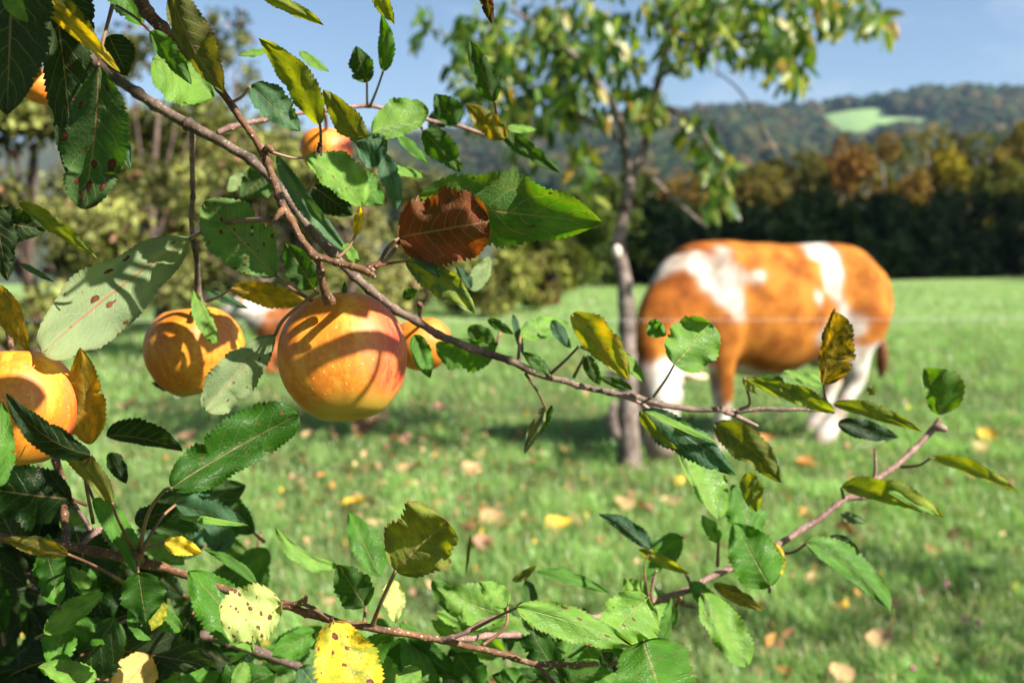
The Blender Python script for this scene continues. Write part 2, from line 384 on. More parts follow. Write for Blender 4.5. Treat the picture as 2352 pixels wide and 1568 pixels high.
# ------------------------------------------------------------------ foliage helpers
def cards(C, size, tint, rng, droop=0.0, jit=0.25):
    """leaf-sized pointed faces at centres C: two triangles folded along the rib"""
    n = len(C); size = np.broadcast_to(size, (n,))
    a = rng.normal(size=(n, 3)); a[:, 2] -= droop * 1.5; a /= np.linalg.norm(a, axis=1)[:, None]
    b = np.cross(a, rng.normal(size=(n, 3))); b /= np.linalg.norm(b, axis=1)[:, None]; c = np.cross(a, b)
    L = (size * rng.uniform(.7, 1.3, n))[:, None]
    p0, p2 = C - a * L * .5, C + a * L * .5
    p1 = C + b * L * .32 + c * L * .1; p3 = C - b * L * .32 + c * L * .1
    V = np.stack([p0, p1, p2, p3], 1).reshape(-1, 3)
    i = np.arange(n)[:, None] * 4
    F = np.concatenate([i + [[0, 1, 2]], i + [[0, 2, 3]]], 1).reshape(-1, 3)
    t = tint * (1 + rng.normal(0, jit, (n, 1))) ; t = np.clip(t, .005, .9)
    return V, F, np.repeat(t, 4, 0)
def catmull(pts, n):
    p = np.asarray(pts, float)
    if len(p) == 2: return p[0] + (p[1] - p[0]) * np.linspace(0, 1, n)[:, None]
    e = np.concatenate([[2 * p[0] - p[1]], p, [2 * p[-1] - p[-2]]])
    t = np.linspace(0, len(p) - 1 - 1e-6, n); i = t.astype(int); f = (t - i)[:, None]
    a, b, c, d = e[i], e[i + 1], e[i + 2], e[i + 3]
    return .5 * (2 * b + (c - a) * f + (2 * a - 5 * b + 4 * c - d) * f ** 2 + (3 * b - a - 3 * c + d) * f ** 3)
def tube(P, Rr, k=8, rough=0.0, rng=None, knots=None):
    """tube through world points P with radii Rr, closed ends"""
    P, Rr = np.asarray(P, float), np.asarray(Rr, float)
    T = np.gradient(P, axis=0); T /= np.linalg.norm(T, axis=1)[:, None] + 1e-12
    ref = np.array([0.31, 0.17, 0.93]); A = np.cross(T, ref); A /= np.linalg.norm(A, axis=1)[:, None] + 1e-12; B = np.cross(T, A)
    th = np.linspace(0, 2 * math.pi, k, endpoint=False)
    rr = Rr[:, None] * (np.ones((len(P), k)) if not rough else 1 + rough * rng.normal(size=(len(P), k)))
    V = P[:, None] + rr[..., None] * (np.cos(th)[None, :, None] * A[:, None] + np.sin(th)[None, :, None] * B[:, None])
    V = np.concatenate([V.reshape(-1, 3), P[:1] - T[:1] * Rr[0] * .5, P[-1:] + T[-1:] * Rr[-1] * .8])
    n = len(P); F = []
    for i in range(n - 1):
        for j in range(k):
            j2 = (j + 1) % k; F.append((i * k + j, i * k + j2, (i + 1) * k + j2, (i + 1) * k + j))
    for j in range(k):
        F.append((n * k, (j + 1) % k, j, j)[:3]); F.append((n * k + 1, (n - 1) * k + j, (n - 1) * k + (j + 1) % k))
    return V, F
def join(parts):
    V, F, o = [], [], 0
    for v, f in parts:
        V.append(v); F += [tuple(int(i) + o for i in q) for q in f]; o += len(v)
    return np.concatenate(V), F
def ptube(pts, n=None, k=8, rough=0.0, rng=None, nodes=False):
    """tube from (px, py, depth, radius_px)"""
    c = catmull(pts, n or max(8, 6 * len(pts)))
    if nodes:
        ln = np.concatenate([[0], np.cumsum(np.hypot(*np.diff(c[:, :2], axis=0).T))]); p = rng.uniform(10, 60)
        while p < ln[-1]:
            c[:, 3] *= 1 + rng.uniform(.15, .42) * np.exp(-((ln - p) / rng.uniform(4, 9)) ** 2); c[:, :2] += rng.normal(0, 1.6, 2) * np.exp(-((ln - p) / 25) ** 2)[:, None]; p += rng.uniform(35, 90)
    return tube(unp(c[:, 0], c[:, 1], c[:, 2]), np.maximum(c[:, 3], .3) * K * c[:, 2], k, rough, rng)

# ------------------------------------------------------------------ wood at the meadow edge
def wood_tree(x, y, top, width, tint, label, rng, group, n=1700, base=None, cat='tree', name='forest_tree', card=0.42, low=0.06):
    z0 = float(ground_z(np.array(x), np.array(y))) if base is None else base
    e = empty(name, (x, y, z0)); tag(e, label, cat, group)
    h = top - z0
    tr = catmull([(x, y, z0 - .3), (x + rng.normal(0, .15), y, z0 + h * .4), (x + rng.normal(0, .3), y, z0 + h * .85)], 7)
    V, F = tube(tr, np.linspace(h * .022, h * .006, 7), 6); obj('trunk', V, F, TRUNK, e, pivot=(x, y, z0))
    nl = 22
    lob = np.stack([rng.normal(0, .33, nl) * width, rng.normal(0, .33, nl) * width, z0 + h * rng.uniform(low + .08, .92, nl)], 1)
    lr = width * rng.uniform(.15, .32, nl) * (1.1 - .5 * (lob[:, 2] - z0) / h)
    lob[0] = (0, 0, top - lr[0] * .9); k = rng.integers(0, nl, n)
    d = rng.normal(size=(n, 3)); d /= np.linalg.norm(d, axis=1)[:, None]
    C = lob[k] + d * lr[k][:, None] * rng.uniform(.55, 1.05, (n, 1)) * [1, 1, 1.15]
    C[:, 2] = np.clip(C[:, 2], z0 + .3, top + .2); C[:, :2] += (x, y)
    cl = np.asarray(tint) * (1 + rng.normal(0, .16, (nl, 1)))[k]
    V, F, t = cards(C, card, cl, rng)
    o = obj('crown', V, F, FOLIAGE, e, pivot=(x, y, z0), colattr=t, smooth=False); o['kind'] = 'stuff'
    return e
rw = np.random.default_rng(21)
FRONT = [  # px, distance, skyline y, width px, colour, label
    (1238, 30, 470, 110, (.13, .15, .035), 'yellow green slender tree in the wood left of the pear trunk'),
    (1318, 37, 440, 120, (.10, .14, .035), 'fresh green tree at the wood edge just left of the pear trunk'),
    (1395, 42, 415, 120, (.075, .11, .03), 'mid green tree in the wood edge right behind the pear trunk'),
    (1480, 47, 400, 130, (.055, .075, .025), 'dark green tree in the wood behind the cow\'s shoulders'),
    (1575, 50, 402, 140, (.16, .105, .03), 'russet topped tree in the wood above the cow\'s shoulders'),
    (1665, 52, 392, 140, (.12, .10, .03), 'olive brown tree in the wood above the middle of the cow\'s back'),
    (1755, 54, 378, 150, (.13, .115, .035), 'tan olive tree in the wood above the cow\'s white hip band'),
    (1850, 56, 352, 150, (.10, .10, .03), 'olive tree in the wood above the cow\'s rump'),
    (1945, 58, 318, 150, (.15, .082, .03), 'rust brown tree crown above the cow\'s rump'),
    (2040, 60, 308, 150, (.17, .11, .035), 'copper brown tree beside the rust brown crown'),
    (2150, 61, 288, 160, (.20, .17, .02), 'yellow gold green tree, brightest crown of the wood edge'),
    (2250, 62, 300, 150, (.10, .115, .025), 'deep olive tree right of the yellow gold crown'),
    (2350, 62, 285, 160, (.17, .13, .03), 'golden olive tree at the right end of the wood edge'),
]
for px, d, ty, wpx, tint, lab in FRONT:
    top = unp(px, ty, d); x, y = top[0], top[1]
    wood_tree(x, y, top[2], wpx * K * d * 1.1, np.array(tint) * np.array((.82, .80, .75)), lab, rw, 'trees along the wood edge', n=2600)
SHORT = ['slender yellow green tree', 'fresh green tree', 'mid green tree', 'dark green tree', 'russet topped tree', 'olive brown tree', 'tan olive tree', 'olive tree', 'rust brown crown', 'copper brown tree', 'yellow gold tree', 'deep olive tree', 'golden olive tree']
for i, (px, d, ty) in enumerate([(1285, 46, 470), (1440, 56, 420), (1530, 60, 420), (1620, 64, 405), (1710, 66, 395), (1800, 68, 370), (1900, 70, 340), (1990, 72, 320), (2090, 74, 300), (2200, 75, 300), (2300, 75, 292)]):
    top = unp(px, ty + 6, d); k = max(q for q in range(13) if FRONT[q][0] < px)
    wood_tree(top[0], top[1], top[2], 150 * K * d * 1.1, np.array([(.09, .09, .03), (.10, .085, .03), (.06, .08, .025), (.09, .10, .03)][i % 4]) * .8,
              f'second row tree between the {SHORT[k]} and the {SHORT[k + 1]}', rw, 'second row of the wood', n=1500)
# dark spruces standing under the front row; taller trees beyond the frame close the wood on the sun's side
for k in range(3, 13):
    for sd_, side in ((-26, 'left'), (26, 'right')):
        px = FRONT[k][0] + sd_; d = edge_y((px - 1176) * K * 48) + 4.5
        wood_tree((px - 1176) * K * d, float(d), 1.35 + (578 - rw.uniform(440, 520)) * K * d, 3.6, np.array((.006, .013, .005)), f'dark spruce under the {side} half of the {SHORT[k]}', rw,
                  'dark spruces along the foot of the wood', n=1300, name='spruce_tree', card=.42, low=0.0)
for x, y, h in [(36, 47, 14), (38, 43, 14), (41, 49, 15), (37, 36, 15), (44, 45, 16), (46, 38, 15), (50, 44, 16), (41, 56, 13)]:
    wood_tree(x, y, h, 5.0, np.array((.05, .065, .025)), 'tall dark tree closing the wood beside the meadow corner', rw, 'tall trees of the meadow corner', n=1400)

# ------------------------------------------------------------------ orchard behind on the left: trees with low crowns, shrubs
def orchard_tree(px, dist, topy, widpx, tint, label, seed, n=2600, size=.085, base_y=None, cat='tree', name='orchard_tree', low=.18, group='orchard trees behind the apple branch', trunk_r=.11, nl=26):
    rng = np.random.default_rng(seed)
    x = (px - 1176) * K * dist; y = dist; z0 = 0.0
    top = unp(px, topy, dist)[2]; wd = widpx * K * dist * .5
    e = empty(name, (x, y, z0)); tag(e, label, cat, group)
    tk = catmull([(x, y, -.05), (x + .06, y + .05, top * .25), (x - .05, y, top * .45), (x + .1, y, top * .8)], 12)
    V, F = tube(tk, np.linspace(trunk_r, trunk_r * .25, 12), 8, .06, rng); obj('trunk', V, F, OLDBARK, e, pivot=(x, y, z0))
    tint = np.asarray(tint) * (.80, .86, 1.1)
    lob = []
    for k in range(nl):
        a = rng.uniform(0, 6.28); r = wd * math.sqrt(rng.uniform(.03, 1)); zz = top * rng.uniform(low, .97)
        sh = math.sqrt(max(.05, 1 - ((zz / top - .5) / .55) ** 2)); lob.append((x + math.cos(a) * r * sh, y + math.sin(a) * r * sh, zz))
    lob = np.array(lob)
    for k in range(0, nl, 3):
        z1 = max(.3, lob[k][2] * .55)
        st = tk[min(11, int(z1 / (top * .8) * 11))]
        c = catmull([st, (st + lob[k]) / 2 + (0, 0, -.08), lob[k]], 8)
        V, F = tube(c, np.linspace(trunk_r * .28, .008, 8), 6, .05, rng); obj('limb', V, F, OLDBARK, e)
    n = int(n * 2.4); size *= 1.15; kk = rng.integers(0, nl, n); rad = wd * rng.uniform(.18, .34, nl)
    d = rng.normal(size=(n, 3)); d /= np.linalg.norm(d, axis=1)[:, None]
    C = lob[kk] + d * (rad[kk] * rng.uniform(.15, 1.1, n) )[:, None] * [1, 1, .9]
    C[:, 2] = np.maximum(C[:, 2], .08)
    cl = np.clip(np.asarray(tint) * (1 + rng.normal(0, .38, (nl, 1)))[kk], .02, .6)
    cl = np.where(rng.uniform(size=(n, 1)) < .16, cl * (1.6, 1.6, 1.3), cl); cl = np.where(rng.uniform(size=(n, 1)) < .06, np.array([(.22, .12, .08)]), cl)
    V, F, t = cards(C, size, cl, rng, .4, .5)
    o = obj('foliage', V, F, FOLIAGE, e, pivot=(x, y, z0), colattr=t, smooth=False); o['kind'] = 'stuff'
    return e
orchard_tree(70, 9.5, 190, 520, (.18, .18, .045), 'low old apple tree with reddish trunk, nearest orchard tree at the left', 31, 3000, .09)
orchard_tree(360, 12.5, 120, 520, (.19, .19, .05), 'yellowing orchard tree behind the pale leaf', 32, 3400, .095)
orchard_tree(590, 16, 262, 420, (.17, .17, .045), 'olive yellow orchard tree behind the hanging main apple', 33, 3000, .11)
orchard_tree(800, 19.5, 335, 380, (.20, .18, .06), 'pale tan orchard tree right of the olive yellow one', 34, 2600, .12)
orchard_tree(970, 24, 405, 280, (.15, .15, .04), 'grey stemmed orchard tree farthest to the right', 35, 2200, .12, trunk_r=.16)
orchard_tree(545, 25, 30, 260, (.16, .16, .05), 'tall thin leaved tree rising behind the orchard', 36, 700, .16, low=.45)
orchard_tree(1130, 21, 585, 210, (.20, .20, .045), 'rounded yellow green bush at the meadow edge', 37, 1800, .11, cat='bush', name='round_bush', low=.1, group='bushes at the meadow edge', trunk_r=.03)
orchard_tree(1218, 23, 590, 120, (.17, .16, .04), 'olive bush beside the yellow green bush', 38, 1100, .11, cat='bush', name='round_bush', low=.1, group='bushes at the meadow edge', trunk_r=.03)
orchard_tree(1266, 25, 648, 52, (.24, .07, .03), 'small reddish brown bush left of the pear trunk', 39, 400, .1, cat='bush', name='round_bush', low=.1, group='bushes at the meadow edge', trunk_r=.02)
orchard_tree(180, 19, 230, 420, (.21, .20, .06), 'pale yellow orchard tree between the two nearest left ones', 51, 2400, .12)
orchard_tree(470, 23, 260, 360, (.16, .16, .05), 'grey green orchard tree far back above the second apple', 52, 2200, .13)
orchard_tree(700, 22, 610, 300, (.16, .17, .045), 'green yellow bush behind the main apple', 40, 1500, .11, cat='bush', name='round_bush', low=.1, group='bushes at the meadow edge', trunk_r=.03)
orchard_tree(930, 22, 600, 300, (.18, .18, .05), 'olive bush behind the branch right of the main apple', 41, 1500, .11, cat='bush', name='round_bush', low=.1, group='bushes at the meadow edge', trunk_r=.03)

orchard_tree(1176 + 4.4 / 1.7 / K, 1.7, -2600, 2.6 / (K * 1.7), (.14, .16, .045), 'unseen thin crowned orchard tree added on the sunny side to dapple the near grass', 61, 230, .09, low=.42, nl=18)  # tree added out of view for dappled shade on the near grass
# ------------------------------------------------------------------ grass
def blades(P, h, wd, tint, rng):
    n = len(P); a = rng.uniform(0, 6.283, n); lean = rng.uniform(.1, .9, n) * h; dirx = np.stack([np.cos(a), np.sin(a), 0 * a], 1)
    sd = np.stack([-np.sin(a + rng.normal(0, .5, n)), np.cos(a), 0 * a], 1) * (wd / 2)[:, None]
    up = np.array([0, 0, 1.0])
    m1 = P + dirx * (lean * .3)[:, None] + up * (h * .6)[:, None]; tip = P + dirx * lean[:, None] + up * (h * np.sqrt(np.clip(1 - (lean / h) ** 2 * .6, .2, 1)))[:, None]
    V = np.stack([P - sd, P + sd, m1 + sd * .8, m1 - sd * .8, tip], 1).reshape(-1, 3)
    i = np.arange(n)[:, None] * 5
    F = np.concatenate([i + [[0, 1, 2]], i + [[0, 2, 3]], i + [[3, 2, 4]]], 1).reshape(-1, 3)
    return V, F, np.repeat(tint, 5, 0)
rg = np.random.default_rng(5)
def scatter(n, d0, d1, power):
    d = d0 * (d1 / d0) ** (rg.uniform(0, 1, n) ** power)
    x = d * rg.uniform(-.60, .60, n)
    return np.stack([x, d, 0 * d], 1)
P = np.concatenate([scatter(120000, 2.3, 8.0, .9), scatter(60000, 6, 17, .8), scatter(25000, 14, 40, .8)])
P[:, 2] = ground_z(P[:, 0], P[:, 1]) - .005
P = P[P[:, 1] < edge_y(P[:, 0])]
cn = np.array([noise.noise((p[0] * 1.6, p[1] * 1.6, 3.1)) for p in P]); cn2 = np.array([noise.noise((p[0] * 7, p[1] * 7, 8.1)) for p in P])
h = (0.06 + .05 * cn + .055 * cn2 + rg.uniform(-.02, .035, len(P))) * (1 + .6 * (P[:, 1] > 9)); h = np.clip(h, .02, .16)
wd = rg.uniform(.003, .0065, len(P)) * (1 + .12 * np.maximum(P[:, 1] - 3, 0))
cn3 = np.array([noise.noise((p[0] * 3.1 + 7, p[1] * 2.2, 1.7)) for p in P])
t1 = np.array((.15, .275, .068)) * np.clip(1 + .8 * cn[:, None] + .7 * cn2[:, None] + .8 * cn3[:, None], .16, 2) ; mixf = rg.uniform(0, 1, (len(P), 1)) ** 2.5
t = t1 * (1 - mixf) + np.array((.32, .40, .17)) * mixf
dead = rg.uniform(size=len(P)) < .09; t[dead] = (.34, .27, .13)
V, F, t = blades(P, h, wd, np.clip(t, .01, .8), rg)
tag(obj('grass', V, F, GRASS, pivot=(0, 0, 0), colattr=t, smooth=False), 'lush green meadow grass around the trees and cow', kind='stuff')

# ------------------------------------------------------------------ fallen leaves and flowers
def dead_leaf_mesh(seed):
    r = np.random.default_rng(seed); nu, nv = 7, 9
    u = np.linspace(-1, 1, nu); v = np.linspace(0, 1, nv); U, Vv = np.meshgrid(u, v, indexing='ij')
    wv = np.maximum(np.sin(np.pi * np.clip(Vv, .02, .98)) ** .75, .06) * .36
    c = r.uniform(.6, 1.6)
    P = np.stack([U * wv, Vv - .5, c * (U * wv) ** 2 * 2 + .12 * np.sin(Vv * 3 + r.uniform(0, 3)) + r.normal(0, .03, U.shape)], -1).reshape(-1, 3)
    return mesh_data('fallen_leaf', P, grid_faces(nu, nv), mats=[DEADLEAF])
DLM = [dead_leaf_mesh(i) for i in range(4)]
TANc, BRNc, YELc, PNKc, ORGc = (.42, .28, .14), (.22, .115, .05), (.66, .42, .05), (.34, .19, .12), (.42, .20, .055)
FL = [(845, 985, 62, BRNc, 'curled brown fallen leaf below the main apple'), (868, 968, 48, TANc, 'tan fallen leaf touching the curled brown one below the main apple'),
      (918, 1012, 50, PNKc, 'pinkish brown fallen leaf right of the curled brown one'), (945, 1078, 58, TANc, 'pale tan fallen leaf in open grass between apple and pear trunk'),
      (1088, 1080, 44, TANc, 'round beige fallen leaf standing up in the grass'), (1130, 1192, 58, TANc, 'beige fallen leaf in the pile above the spiky yellow green leaf'),
      (1165, 1210, 54, BRNc, 'brown fallen leaf in the same pile beside the beige one'), (1112, 1245, 50, PNKc, 'pinkish fallen leaf at the foot of the pile'),
      (1290, 1214, 62, YELc, 'broad bright yellow fallen leaf, the brightest on the grass'), (1322, 1192, 44, TANc, 'tan fallen leaf touching the bright yellow leaf'),
      (1430, 1160, 48, TANc, 'tan fallen leaf in front of the pear trunk'), (1545, 1150, 56, TANc, 'pale brown fallen leaf below the round yellow apple in the grass'),
      (1480, 1168, 40, PNKc, 'pinkish fallen leaf beside the pale brown one below the yellow apple'), (815, 1150, 52, YELc, 'yellow fallen leaf in dark grass under the main apple'),
      (2022, 1470, 62, TANc, 'tan pointed fallen leaf at the lower right of the meadow'), (1930, 1548, 58, TANc, 'tan fallen leaf at the very bottom right of the grass'),
      (1935, 1222, 56, BRNc, 'brown fallen leaf under the right hand branch tip'), (2268, 1002, 46, YELc, 'golden fallen leaf far right beyond the branch tip'),
      (2252, 1030, 36, TANc, 'beige fallen leaf just below the golden one on the far right'), (700, 888, 40, TANc, 'small tan fallen leaf left of the main apple\'s foot'),
      (300, 935, 44, PNKc, 'pinkish fallen leaf in the strip of grass under the second apple'), (368, 945, 38, TANc, 'round tan fallen leaf under the second apple'),
      (438, 1002, 40, PNKc, 'rosy fallen leaf behind the glossy dark leaf'), (290, 1055, 42, TANc, 'beige fallen leaf above the glossy dark leaf'),
      (640, 1000, 42, TANc, 'light tan fallen leaf right of the glossy dark leaf'), (710, 1000, 34, TANc, 'small orange tan fallen leaf below the main apple on the left'),
      (1010, 940, 34, PNKc, 'small rosy fallen leaf at the rim of the cow\'s shadow'), (1230, 1060, 36, BRNc, 'little brown fallen leaf beyond the bright yellow leaf'),
      (1760, 1010, 40, ORGc, 'orange brown fallen leaf near the cow\'s hind hooves'), (1850, 1060, 40, ORGc, 'orange fallen leaf in front of the cow\'s hind hooves'),
      (1300, 1330, 42, ORGc, 'orange fallen leaf in the lower middle of the meadow'), (2140, 1265, 40, BRNc, 'dark brown fallen leaf right of the branch tip'),
      (2310, 1110, 30, PNKc, 'rosy fallen leaf by the thin yellow green leaf on the far right'), (1870, 1330, 40, TANc, 'tan fallen leaf below the drooping lit leaf')]
for i, (px, py, sz, colr, lab) in enumerate(FL):
    p = ground_at(px, py, .05); d = proj(p)[2]; r = np.random.default_rng(100 + i)
    o = bpy.data.objects.new('fallen_leaf', DLM[i % 4]); COL.objects.link(o); o.location = p
    s = sz * K * d * 1.15; o.scale = (s * 1.2, s, s); o.rotation_euler = (r.uniform(.1, .8), r.uniform(-.4, .4), r.uniform(-1.2, 1.2)); o.color = (*colr, 1)
    tag(o, lab, 'fallen leaf', 'fallen leaves on the grass')
P = np.concatenate([scatter(900, 2.6, 13, .9), np.array([ground_at(rg.normal(1050, 260), rg.uniform(930, 1280)) for _ in range(420)])])
P[:, 2] = .035 + rg.uniform(0, .03, len(P))
tt = np.array([TANc, BRNc, PNKc, ORGc, YELc])[rg.choice(5, len(P), p=[.35, .22, .22, .15, .06])]
V, F, t = cards(P, rg.uniform(.03, .07, len(P)), tt, rg, 0, .35); 
tag(obj('leaf_litter', V, F, LITTER, pivot=(0, 5, 0), colattr=t, smooth=False), 'small dry leaves littering the grass', kind='stuff')

PETAL, n_, l_, b_ = new_mat('clover_petal'); b_.inputs['Base Color'].default_value = (.42, .12, .22, 1); b_.inputs['Roughness'].default_value = .8
STEMG, n_, l_, b_ = new_mat('green_stem'); b_.inputs['Base Color'].default_value = (.12, .22, .05, 1)
for px, py, lab in [(2174, 1342, 'single pink clover flower, upper one by the right branch'), (2216, 1420, 'left flower of the close pair of pink clovers'), (2246, 1430, 'right flower of the close pair of pink clovers'),
                    (2096, 1534, 'pale pink clover flower, lowest of all'), (2299, 1089, 'far pink clover flower near the thin yellow green leaf')]:
    top = ground_at(px, py, .09); d = proj(top)[2]
    e = empty('clover_flower', (top[0], top[1], 0)); tag(e, lab, 'flower', 'pink clover flowers in the grass')
    r = np.random.default_rng(int(px)); q = r.normal(size=(70, 3)); q /= np.linalg.norm(q, axis=1)[:, None]; q[:, 2] = np.abs(q[:, 2]) * 1.0 - .25
    C = top + q * .013
    V = []; F = []
    for j, c in enumerate(C):
        ax = q[j] / np.linalg.norm(q[j]); sdv = np.cross(ax, (.3, .2, .9)); sdv /= np.linalg.norm(sdv); o = len(V)
        V += [c - sdv * .002 - ax * .006, c + sdv * .002 - ax * .006, c + ax * .004]; F.append((o, o + 1, o + 2))
    bv, bf = IV * .009 + top, [tuple(f) for f in IF]
    V, F = join([(np.array(V), F), (bv, bf)]); obj('flower_head', V, F, PETAL, e, pivot=top)
    V, F = tube(catmull([(top[0], top[1], 0), top + (.004, 0, -.04), top], 6), np.full(6, .0012), 5); obj('stem', V, F, STEMG, e)

# ------------------------------------------------------------------ apples
def apple_surface(r, hgt=.95, nu=48, nv=40, seed=0):
    rng = np.random.default_rng(seed); ph = rng.uniform(0, 6.28)
    a = np.linspace(0, math.pi, nv); th = np.linspace(0, 2 * math.pi, nu, endpoint=False)
    A, T = np.meshgrid(a, th, indexing='ij')
    rad = np.sin(A) * (1 + .05 * np.cos(A)) * (1 + .02 * np.sin(A) ** 2)
    z = np.cos(A) * hgt
    z -= .42 * np.exp(-(np.sin(A) / .26) ** 2) * (np.cos(A) > 0) * hgt
    z += .26 * np.exp(-(np.sin(A) / .25) ** 2) * (np.cos(A) < 0) * hgt
    lobe = 1 + .03 * np.sin(T + ph) * np.cos(A) + .018 * np.cos(5 * T + ph) * (1 + .8 * (z < -.4)) + .022 * np.cos(2 * T + ph * 2) + .012 * np.cos(3 * T + 1 + ph)
    P = np.stack([rad * lobe * np.cos(T), rad * lobe * np.sin(T), z * (1 + .02 * np.cos(T + ph))], -1) * r
    F = []
    for i in range(nv - 1):
        for j in range(nu): F.append((i * nu + j, (i + 1) * nu + j, (i + 1) * nu + (j + 1) % nu, i * nu + (j + 1) % nu))
    return P.reshape(-1, 3), np.array(F)
def rotm(rx, ry, rz):
    cx, sx, cy, sy, cz, sz = math.cos(rx), math.sin(rx), math.cos(ry), math.sin(ry), math.cos(rz), math.sin(rz)
    return np.array([[cz, -sz, 0], [sz, cz, 0], [0, 0, 1]]) @ np.array([[cy, 0, sy], [0, 1, 0], [-sy, 0, cy]]) @ np.array([[1, 0, 0], [0, cx, -sx], [0, sx, cx]])
def apple(px, py, rpx, d, label, stem_to, rot=(0, 0, 0), hgt=.94, seed=0):
    c = unp(px, py, d); r = rpx * K * d * .955
    e = empty('apple', tuple(c)); tag(e, label, 'apple', 'ripe apples on the branches'); M = rotm(*rot)
    V, F = apple_surface(r, hgt, seed=seed)
    o = obj('fruit', V, F, APPLE, None, pivot=(0, 0, 0)); o.parent = e; o.rotation_euler = rot; PIV[o] = c
    top = c + M @ np.array([0, 0, r * hgt * .55]); mids = (top + stem_to) / 2 + M @ np.array([0, 0, r * .15])
    V, F = tube(catmull([top, mids, stem_to], 10), np.linspace(.0016, .0024, 10), 7); obj('stem', V, F, TWIG, e)
    cl = [] 
    for k in range(5):
        a = k * 2 * math.pi / 5; p0 = np.array([math.cos(a) * r * .07, math.sin(a) * r * .07, -r * hgt * .70]); p1 = p0 + np.array([math.cos(a) * r * .03, math.sin(a) * r * .03, -r * .09])
        cl.append(tube(np.array([c + M @ p0, c + M @ ((p0 + p1) / 2), c + M @ p1]), [.0013, .0011, .0004], 5))
    V, F = join(cl); obj('calyx', V, F, CALYX, e)
    return e
D0 = .594
apple(785, 822, 149, D0 + .037, 'large ripe orange apple in sharp focus at the centre, striped by twig shadows', unp(752, 690, D0 + .02), (R(-21), R(-5), R(20)), 1.09, 3)
apple(448, 806, 112, .80, 'smaller orange apple, half in shade, left of the large striped apple', unp(468, 700, .76), (R(-6), R(8), R(120)), 1.02, 5)
apple(35, 937, 139, .60, 'big orange apple cut by the left edge of the view behind a dark leaf', unp(20, 760, .70), (R(-8), R(5), R(60)), 1.1, 7)
apple(748, 345, 61, 1.02, 'small sunlit apple peeking out above the light green leaf with the fly', unp(745, 262, .95), (0, R(5), 0), .95, 9)
apple(968, 790, 70, .92, 'sunlit apple half hidden behind the right side of the large striped apple', unp(965, 700, .74), (0, R(-6), R(40)), .95, 11)
apple(96, 200, 46, .80, 'apple mostly hidden by big shaded leaves in the top left corner', unp(70, 130, .72), (0, R(5), 0), .95, 13)
p = ground_at(1557, 1107, .035)
V, F = apple_surface(.034, .95, 24, 20, 17)
YA, n_, l_, b_ = new_mat('yellow_apple_skin'); g_ = G(n_, l_)
l_.new(g_.mix(g_.rng(g_.noise(n_.new('ShaderNodeTexCoord').outputs['Object'], 40, 3), .3, .7), (.72, .42, .03), (.80, .55, .06)), b_.inputs['Base Color']); b_.inputs['Roughness'].default_value = .4
tag(obj('windfall_apple', V @ rotm(1.2, .3, 0).T + p, F, YA, pivot=p), 'round yellow windfall apple lying in the grass by the cow\'s forefoot', 'fallen apple')

# ------------------------------------------------------------------ foreground apple tree: branches and leaves
TREE = empty('apple_tree', (-1.3, .9, 0)); tag(TREE, 'apple tree reaching its leafy fruiting branches across the near view', 'apple tree')
rb = np.random.default_rng(3)
BR = {}
def branch(key, pts, mat, name='branch', parent=None, rough=.035):
    V, F = ptube(pts, n=max(8, 14 * len(pts)), k=10, rough=rough, rng=rb, nodes=True); o = obj(name, V, F, mat, parent or TREE); BR[key] = o; return o
branch('spur', [(300, -40, .58, 17), (355, 45, .58, 15), (420, 112, .58, 12), (470, 160, .58, 10), (510, 210, .575, 8.5), (560, 285, .57, 8), (592, 330, .57, 9), (604, 350, .57, 10.5), (622, 395, .57, 8.5), (640, 450, .57, 10), (654, 482, .57, 10.5), (690, 540, .57, 8), (718, 580, .57, 8.5), (731, 600, .575, 9), (737, 640, .58, 8.5), (748, 672, .585, 11), (757, 692, .593, 15)], TWIG, 'fruit_spur')
branch('spurside', [(722, 587, .57, 9), (760, 599, .57, 7.5), (800, 611, .568, 8), (838, 622, .567, 9.5), (850, 630, .567, 7)], TWIG, 'side_twig', BR['spur'])
branch('spurknob', [(607, 344, .57, 6), (616, 340, .565, 7.5), (624, 346, .562, 6)], TWIG, 'bud', BR['spur'])
branch('spurbud', [(845, 626, .567, 5), (855, 631, .566, 5.5), (863, 637, .566, 2)], TWIG, 'bud', BR['spur'])
branch('knot', [(655, 480, .57, 7), (645, 486, .566, 7), (634, 500, .565, 6), (628, 508, .565, 3)], TWIG, 'bud', BR['spur'])
branch('long', [(-160, -160, .78, 18), (60, 30, .75, 15), (225, 150, .73, 13), (320, 218, .72, 12), (400, 268, .71, 12), (440, 290, .705, 13), (520, 335, .70, 11), (580, 372, .70, 11), (650, 440, .70, 11), (720, 535, .70, 11), (800, 622, .70, 10), (870, 682, .70, 10), (960, 740, .705, 9), (1060, 790, .71, 9), (1180, 832, .72, 8.5), (1262, 868, .73, 7.5), (1350, 890, .74, 7), (1450, 912, .75, 7), (1560, 936, .76, 6.5), (1650, 942, .77, 6), (1760, 939, .78, 5), (1850, 940, .785, 4.5), (1912, 944, .79, 3.5)], BARK)
branch('pink', [(500, 305, .71, 7), (560, 285, .72, 6), (650, 266, .74, 5.5), (740, 254, .76, 5), (845, 244, .78, 5), (905, 258, .79, 4.5), (980, 277, .80, 4.5), (1060, 290, .81, 4.5), (1122, 312, .82, 4)], SHOOT, 'shoot', BR['long'])
branch('drop', [(440, 292, .71, 6), (443, 420, .72, 5.5), (441, 520, .73, 5.5), (452, 600, .745, 6), (455, 650, .76, 7), (468, 705, .765, 6)], BARK, 'twig', BR['long'])
branch('longspur', [(1405, 903, .745, 5), (1470, 925, .75, 4.5), (1512, 955, .755, 4)], SHOOT, 'shoot', BR['long'])
